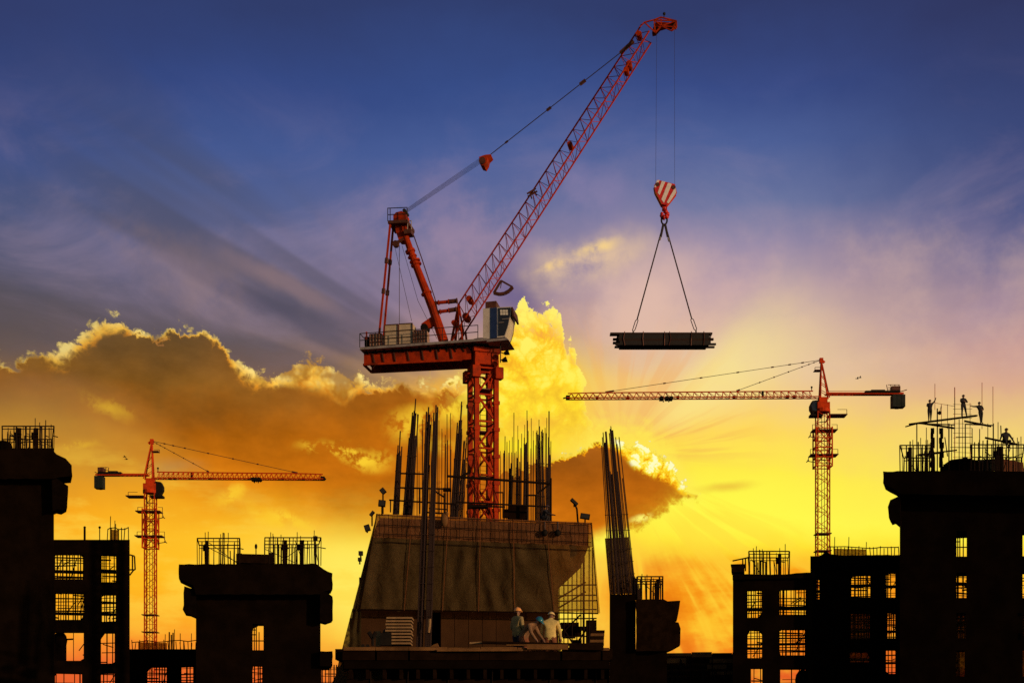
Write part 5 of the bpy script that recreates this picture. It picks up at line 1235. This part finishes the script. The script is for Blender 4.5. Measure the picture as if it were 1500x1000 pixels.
RAD = dict(pelvis=.165, waist=.165, chest=.175, neck=.058, head=.085, crown=.075, shl=.082, ell=.060, hal=.042, fil=.030, shr=.082, elr=.060, har=.042, fir=.030,
 hil=.115, knl=.078, anl=.045, tol=.035, hir=.115, knr=.078, anr=.045, tor=.035)
def person(label, foot, pose, shirt, trousers, helmet, turn=0., scale=1., group=None, fingers=True):
    """one continuous body from a jointed skeleton; the helmet is its child"""
    J = dict(STAND); J.update({k: v for k, v in pose.items() if k != '_look'}); names = list(J); idx = {n: i for i, n in enumerate(names)}
    me = bpy.data.meshes.new('person'); me.from_pydata([J[n] for n in names], [(idx[a], idx[b]) for a, b in BONES], [])
    o = bpy.data.objects.new('person', me); COL.objects.link(o)
    sk = o.modifiers.new('skin', 'SKIN'); sk.use_smooth_shade = True
    for n in names:
        v = me.skin_vertices[0].data[idx[n]]; r = RAD[n]; v.radius = (r*(1.12 if n in ('chest','pelvis') else 1), r*(.80 if n in ('chest','waist','pelvis') else 1)); v.use_root = n == 'pelvis'
    ss = o.modifiers.new('round', 'SUBSURF'); ss.levels = 2; ss.render_levels = 2
    dg = bpy.context.evaluated_depsgraph_get(); dg.update(); body = bpy.data.meshes.new_from_object(o.evaluated_get(dg))
    bpy.data.objects.remove(o); bpy.data.meshes.remove(me)
    seg = [(Vector(J[a]), Vector(J[b]), a, b) for a, b in BONES]
    def cls(p):
        best = None
        for A, B, a, b in seg:
            d = B-A; t = max(0, min(1, (p-A).dot(d)/max(1e-9, d.length_squared))); q = (p-(A+d*t)).length/(RAD[a]*(1-t)+RAD[b]*t)
            if best is None or q < best[0]: best = (q, a, b, t)
        _, a, b, t = best
        if b in ('head','crown') or (b == 'neck' and t > .75) or b in ('fil','fir') or (b in ('hal','har') and t > .9): return 2
        if b[:2] == 'hi': return 0 if p.z > J['pelvis'][2]-.10 else 1
        if b[:2] in ('kn','an'): return 1
        if b[:2] == 'to': return 3
        return 0
    for m in (shirt, trousers, 'skin', 'black'): body.materials.append(M[m])
    bm = bmesh.new(); bm.from_mesh(body)
    for f in bm.faces: f.material_index = cls(f.calc_center_median()); f.smooth = True
    # fingers, nose and ears grow out of the same mesh
    ex = MB()
    if fingers:
        for sd in 'lr':
            h, fn = Vector(J['ha'+sd]), Vector(J['fi'+sd]); d = (fn-h).normalized(); u, w = frame_of(d)
            for k, ln in enumerate((.065,.078,.072,.056)):
                a = fn+u*((k-1.5)*.018)-d*.02; b_ = a+d*ln*.55-w*.008; c = b_+d*ln*.45-w*.022; ex.bar(a, b_, .009, 5, .008).bar(b_, c, .008, 5, .006)
            a = h+(fn-h)*.35+u*.026; ex.bar(a, a+u*.03+d*.03, .011, 5, .009).bar(a+u*.03+d*.03, a+u*.035+d*.06, .009, 5, .007)
        hd_, cr = Vector(J['head']), Vector(J['crown']); upv = (cr-hd_).normalized(); fw = Vector(pose.get('_look', (0,-1,0))).normalized(); fw = (fw-upv*fw.dot(upv)).normalized(); sdv = fw.cross(upv)
        mid_ = hd_+upv*.02
        ex.bar(mid_+fw*.075+upv*.03, mid_+fw*.108-upv*.012, .010, 5, .018)
        ex.box(mid_+fw*.082-upv*.05, (.05,.012,.012), (sdv, fw, upv))
        for s_ in (-1, 1): ex.ball(mid_+sdv*(.085*s_), .03, 6, 4, (.5,.8,1.1)); ex.ball(mid_+fw*.078+upv*.035+sdv*(.03*s_), .011, 6, 4)
    n0 = len(bm.verts); vs = [bm.verts.new(v) for v in ex.v]
    for f in ex.f:
        try: q = bm.faces.new([vs[i] for i in f]); q.material_index = 2; q.smooth = True
        except ValueError: pass
    bmesh.ops.recalc_face_normals(bm, faces=bm.faces); bm.to_mesh(body); bm.free()
    body.name = 'person'; p = bpy.data.objects.new('person', body); COL.objects.link(p)
    p.location = foot; p.rotation_euler = (0, 0, turn); p.scale = (scale,)*3; tag(p, label, 'person', group)
    if helmet:
        hd_, cr = Vector(J['head']), Vector(J['crown']); upv = (cr-hd_).normalized(); fw = Vector(pose.get('_look', (0,-1,0))).normalized(); fw = (fw-upv*fw.dot(upv)).normalized(); sdv = fw.cross(upv)
        hm = MB(); c = hd_+upv*.055; seg_, ring_ = 16, 6
        for i in range(ring_+1):
            ph = PI/2*i/ring_
            for k in range(seg_):
                t = 2*PI*k/seg_; hm.v.append(c+(fw*(math.cos(t)*.135)+sdv*(math.sin(t)*.118))*math.cos(ph)+upv*(math.sin(ph)*.125))
        for i in range(ring_):
            for k in range(seg_): hm.f.append((i*seg_+k, i*seg_+(k+1) % seg_, (i+1)*seg_+(k+1) % seg_, (i+1)*seg_+k))
        hm.prism([c+fw*.10+sdv*.10-upv*.005, c+fw*.185+sdv*.06-upv*.02, c+fw*.20-upv*.025, c+fw*.185-sdv*.06-upv*.02, c+fw*.10-sdv*.10-upv*.005], upv*.012)
        hm.bar(c-fw*.10+upv*.075, c+upv*.13, .012, 4).bar(c+upv*.13, c+fw*.10+upv*.08, .012, 4)
        me = bpy.data.meshes.new('helmet'); me.from_pydata([tuple(v) for v in hm.v], [], hm.f); me.shade_smooth(); me.materials.append(M[helmet])
        h = bpy.data.objects.new('helmet', me); COL.objects.link(h); h.parent = p
    return p
def at_slab(px, Y): return Vector(((px-750)/F*Y, Y, ZT))
person('worker standing in grey-olive shirt, navy trousers and orange helmet at the edge of the podium', at_slab(758, 46.2),
 dict(head=(.015,-.03,1.60), crown=(.02,-.03,1.72), hal=(-.17,-.18,1.0), ell=(-.25,.0,1.13), fil=(-.14,-.26,1.02), elr=(.24,.04,1.12), har=(.2,-.13,.96), fir=(.18,-.18,.87), _look=(.3,-1,0)), 'olive_shirt', 'navy', 'helmet_o', math.radians(130), 1.02)
person('worker bending forward in a dusty tan shirt and teal helmet between two others', at_slab(776, 46.0),
 dict(pelvis=(0,.26,.86), waist=(0,.14,.98), chest=(0,-.08,1.13), neck=(0,-.22,1.21), head=(0,-.31,1.26), crown=(0,-.37,1.36), shl=(-.20,-.08,1.15), ell=(-.28,-.20,.90), hal=(-.24,-.34,.70), fil=(-.22,-.40,.62), shr=(.20,-.08,1.15), elr=(.28,-.18,.90), har=(.22,-.36,.72), fir=(.20,-.43,.65),
  hil=(-.11,.26,.80), knl=(-.13,.08,.45), anl=(-.13,.14,.09), tol=(-.14,-.04,.03), hir=(.11,.26,.80), knr=(.13,.08,.45), anr=(.13,.14,.09), tor=(.14,-.04,.03), _look=(0,-1,-.3)), 'tan_shirt', 'rust_trousers', 'helmet_t', math.radians(62), 1.03)
person('worker leaning away in a long pale yellow shirt and yellow helmet, rightmost on the podium', at_slab(806, 46.1),
 dict(pelvis=(0,.05,.88), waist=(0,-.01,1.02), chest=(0,-.12,1.25), neck=(0,-.20,1.38), head=(0,-.26,1.46), crown=(0,-.30,1.57), shl=(-.21,-.10,1.27), ell=(-.29,-.16,.99), hal=(-.30,-.28,.76), fil=(-.29,-.33,.67), shr=(.21,-.10,1.27), elr=(.30,-.14,.99), har=(.31,-.22,.74), fir=(.31,-.26,.65),
  hil=(-.11,.05,.83), knl=(-.13,-.08,.47), anl=(-.13,.04,.09), tol=(-.14,-.13,.03), hir=(.11,.05,.83), knr=(.13,-.08,.47), anr=(.13,.04,.09), tor=(.14,-.13,.03), _look=(0,-1,-.2)), 'yellow_shirt', 'rust_trousers', 'helmet_y', math.radians(172), 1.03)
CR = dict(pelvis=(0,.18,.42), waist=(0,.12,.56), chest=(0,-.02,.80), neck=(0,-.08,.94), head=(0,-.12,1.03), crown=(0,-.13,1.15), shl=(-.19,-.02,.84), ell=(-.25,-.22,.66), hal=(-.20,-.46,.60), fil=(-.18,-.55,.58), shr=(.19,-.02,.84), elr=(.25,-.24,.68), har=(.18,-.48,.62), fir=(.16,-.57,.60),
  hil=(-.11,.18,.40), knl=(-.17,-.22,.50), anl=(-.15,.02,.09), tol=(-.16,-.14,.03), hir=(.11,.18,.40), knr=(.17,-.22,.50), anr=(.15,.02,.09), tor=(.16,-.14,.03), _look=(0,-1,-.2))
person('crouching worker reaching right at the top edge of the core beside the tallest rebar', P(799, 769, YC+.3), CR, 'dark_cloth', 'dark_cloth', 'helmet_d', math.radians(70), .9)
face(1440)
person('worker reaching up on the left end of the long sloping roof platform', P(1362, 617.2, YK+.5),
 dict(elr=(.36,-.05,1.60), har=(.44,-.12,1.84), fir=(.46,-.14,1.92), shr=(.20,0,1.45), ell=(-.26,-.12,1.20), hal=(-.10,-.28,1.30), fil=(-.04,-.34,1.34), knl=(-.09,-.02,.5), knr=(.09,0,.5), anl=(-.08,.02,.09), anr=(.08,.02,.09)), 'dark_cloth', 'dark_cloth', 'helmet_d', 0., .98, None, False)
person('worker standing with folded arms and legs apart on the long sloping roof platform', P(1411, 610.8, YK+.5),
 dict(ell=(-.27,-.10,1.16), hal=(-.05,-.24,1.20), fil=(.05,-.25,1.22), elr=(.30,-.10,1.16), har=(.06,-.26,1.16), fir=(-.04,-.27,1.18), knl=(-.10,-.02,.5), anl=(-.12,.02,.09), tol=(-.16,-.13,.03), knr=(.20,-.02,.48), anr=(.30,.02,.09), tor=(.36,-.12,.03), hir=(.12,0,.9)), 'dark_cloth', 'dark_cloth', 'helmet_d', .15, 1.0, None, False)
person('worker pointing left on the short platform of the right tower roof', P(1437, 620.5, YK+.5),
 dict(pelvis=(-.02,0,.96), waist=(-.06,0,1.1), chest=(-.12,0,1.35), neck=(-.14,0,1.49), head=(-.15,-.01,1.59), crown=(-.14,-.01,1.71), shl=(-.31,0,1.40), ell=(-.56,-.03,1.38), hal=(-.80,-.06,1.40), fil=(-.90,-.07,1.41), shr=(.07,0,1.39), elr=(.20,.02,1.16), har=(.06,-.14,1.05), fir=(.0,-.2,1.02), hil=(-.12,0,.9), hir=(.08,0,.9), knl=(-.06,-.02,.5), knr=(.06,-.02,.5), anl=(-.02,.02,.09), anr=(.07,.02,.09)), 'dark_cloth', 'dark_cloth', 'helmet_d', 0., .98, None, False)
SIT = dict(pelvis=(0,.05,.50), waist=(0,.02,.66), chest=(0,-.04,.92), neck=(0,-.08,1.06), head=(0,-.11,1.15), crown=(0,-.11,1.27), shl=(-.20,-.03,.96), ell=(-.34,-.08,.74), hal=(-.44,-.14,.52), fil=(-.46,-.16,.44), shr=(.20,-.03,.96), elr=(.36,-.06,.72), har=(.50,-.12,.46), fir=(.55,-.14,.38),
  hil=(-.11,.05,.47), knl=(-.14,-.36,.50), anl=(-.08,-.34,.08), tol=(-.08,-.48,.02), hir=(.11,.05,.47), knr=(.16,-.36,.48), anr=(.06,-.42,.06), tor=(.05,-.56,.02), _look=(0,-1,-.1))
person('worker sitting on the platform at the right end of the roof, legs hanging', P(1473, 657.5, YK+.45), SIT, 'dark_cloth', 'dark_cloth', 'helmet_d', .1, 1.22, None, False)
rod('held_bar', M['scaf'], thing('held_bar', 'thin bar held upright beside the sitting worker', 'bar', P(1466, 640, YK)), P(1466.5, 640, YK), P(1466, 623, YK), .04)
face(750)
# ------------------------------------------------------------------ birds
def bird(label, px, py, Y, s_, group):
    t = thing('bird', label, 'bird', P(px, py, Y), group); c = P(px, py, Y)
    MB().ball(c, .09*s_, 8, 5, (2.4,1,.9)).bar(c-Vector((.2*s_,0,0)), c-Vector((.38*s_,0,-.02)), .05*s_, 4, .09*s_).ball(c+Vector((.24*s_,0,.04*s_)), .06*s_, 6, 4).build('body', M['black'], t, True)
    for q in (-1, 1): MB().prism([c+Vector((.12*s_,.02*q,.02)), c+Vector((-.12*s_,.02*q,.02)), c+Vector((-.1*s_,q*.45*s_,.22*s_)), c+Vector((.0,q*.55*s_,.2*s_))], (0,0,.02)).build('wing', M['black'], t)
for px, py, lab, gq in ((1256,554.5,'left of two birds flying right of the right crane top',1),(1260,553,'right of two birds flying right of the right crane top',1),(183,669,'upper of two birds flying left of the small crane',2),(185.5,672.5,'lower of two birds flying left of the small crane',2)):
    bird(lab, px, py, 170, .6, 'tiny birds in the sky')
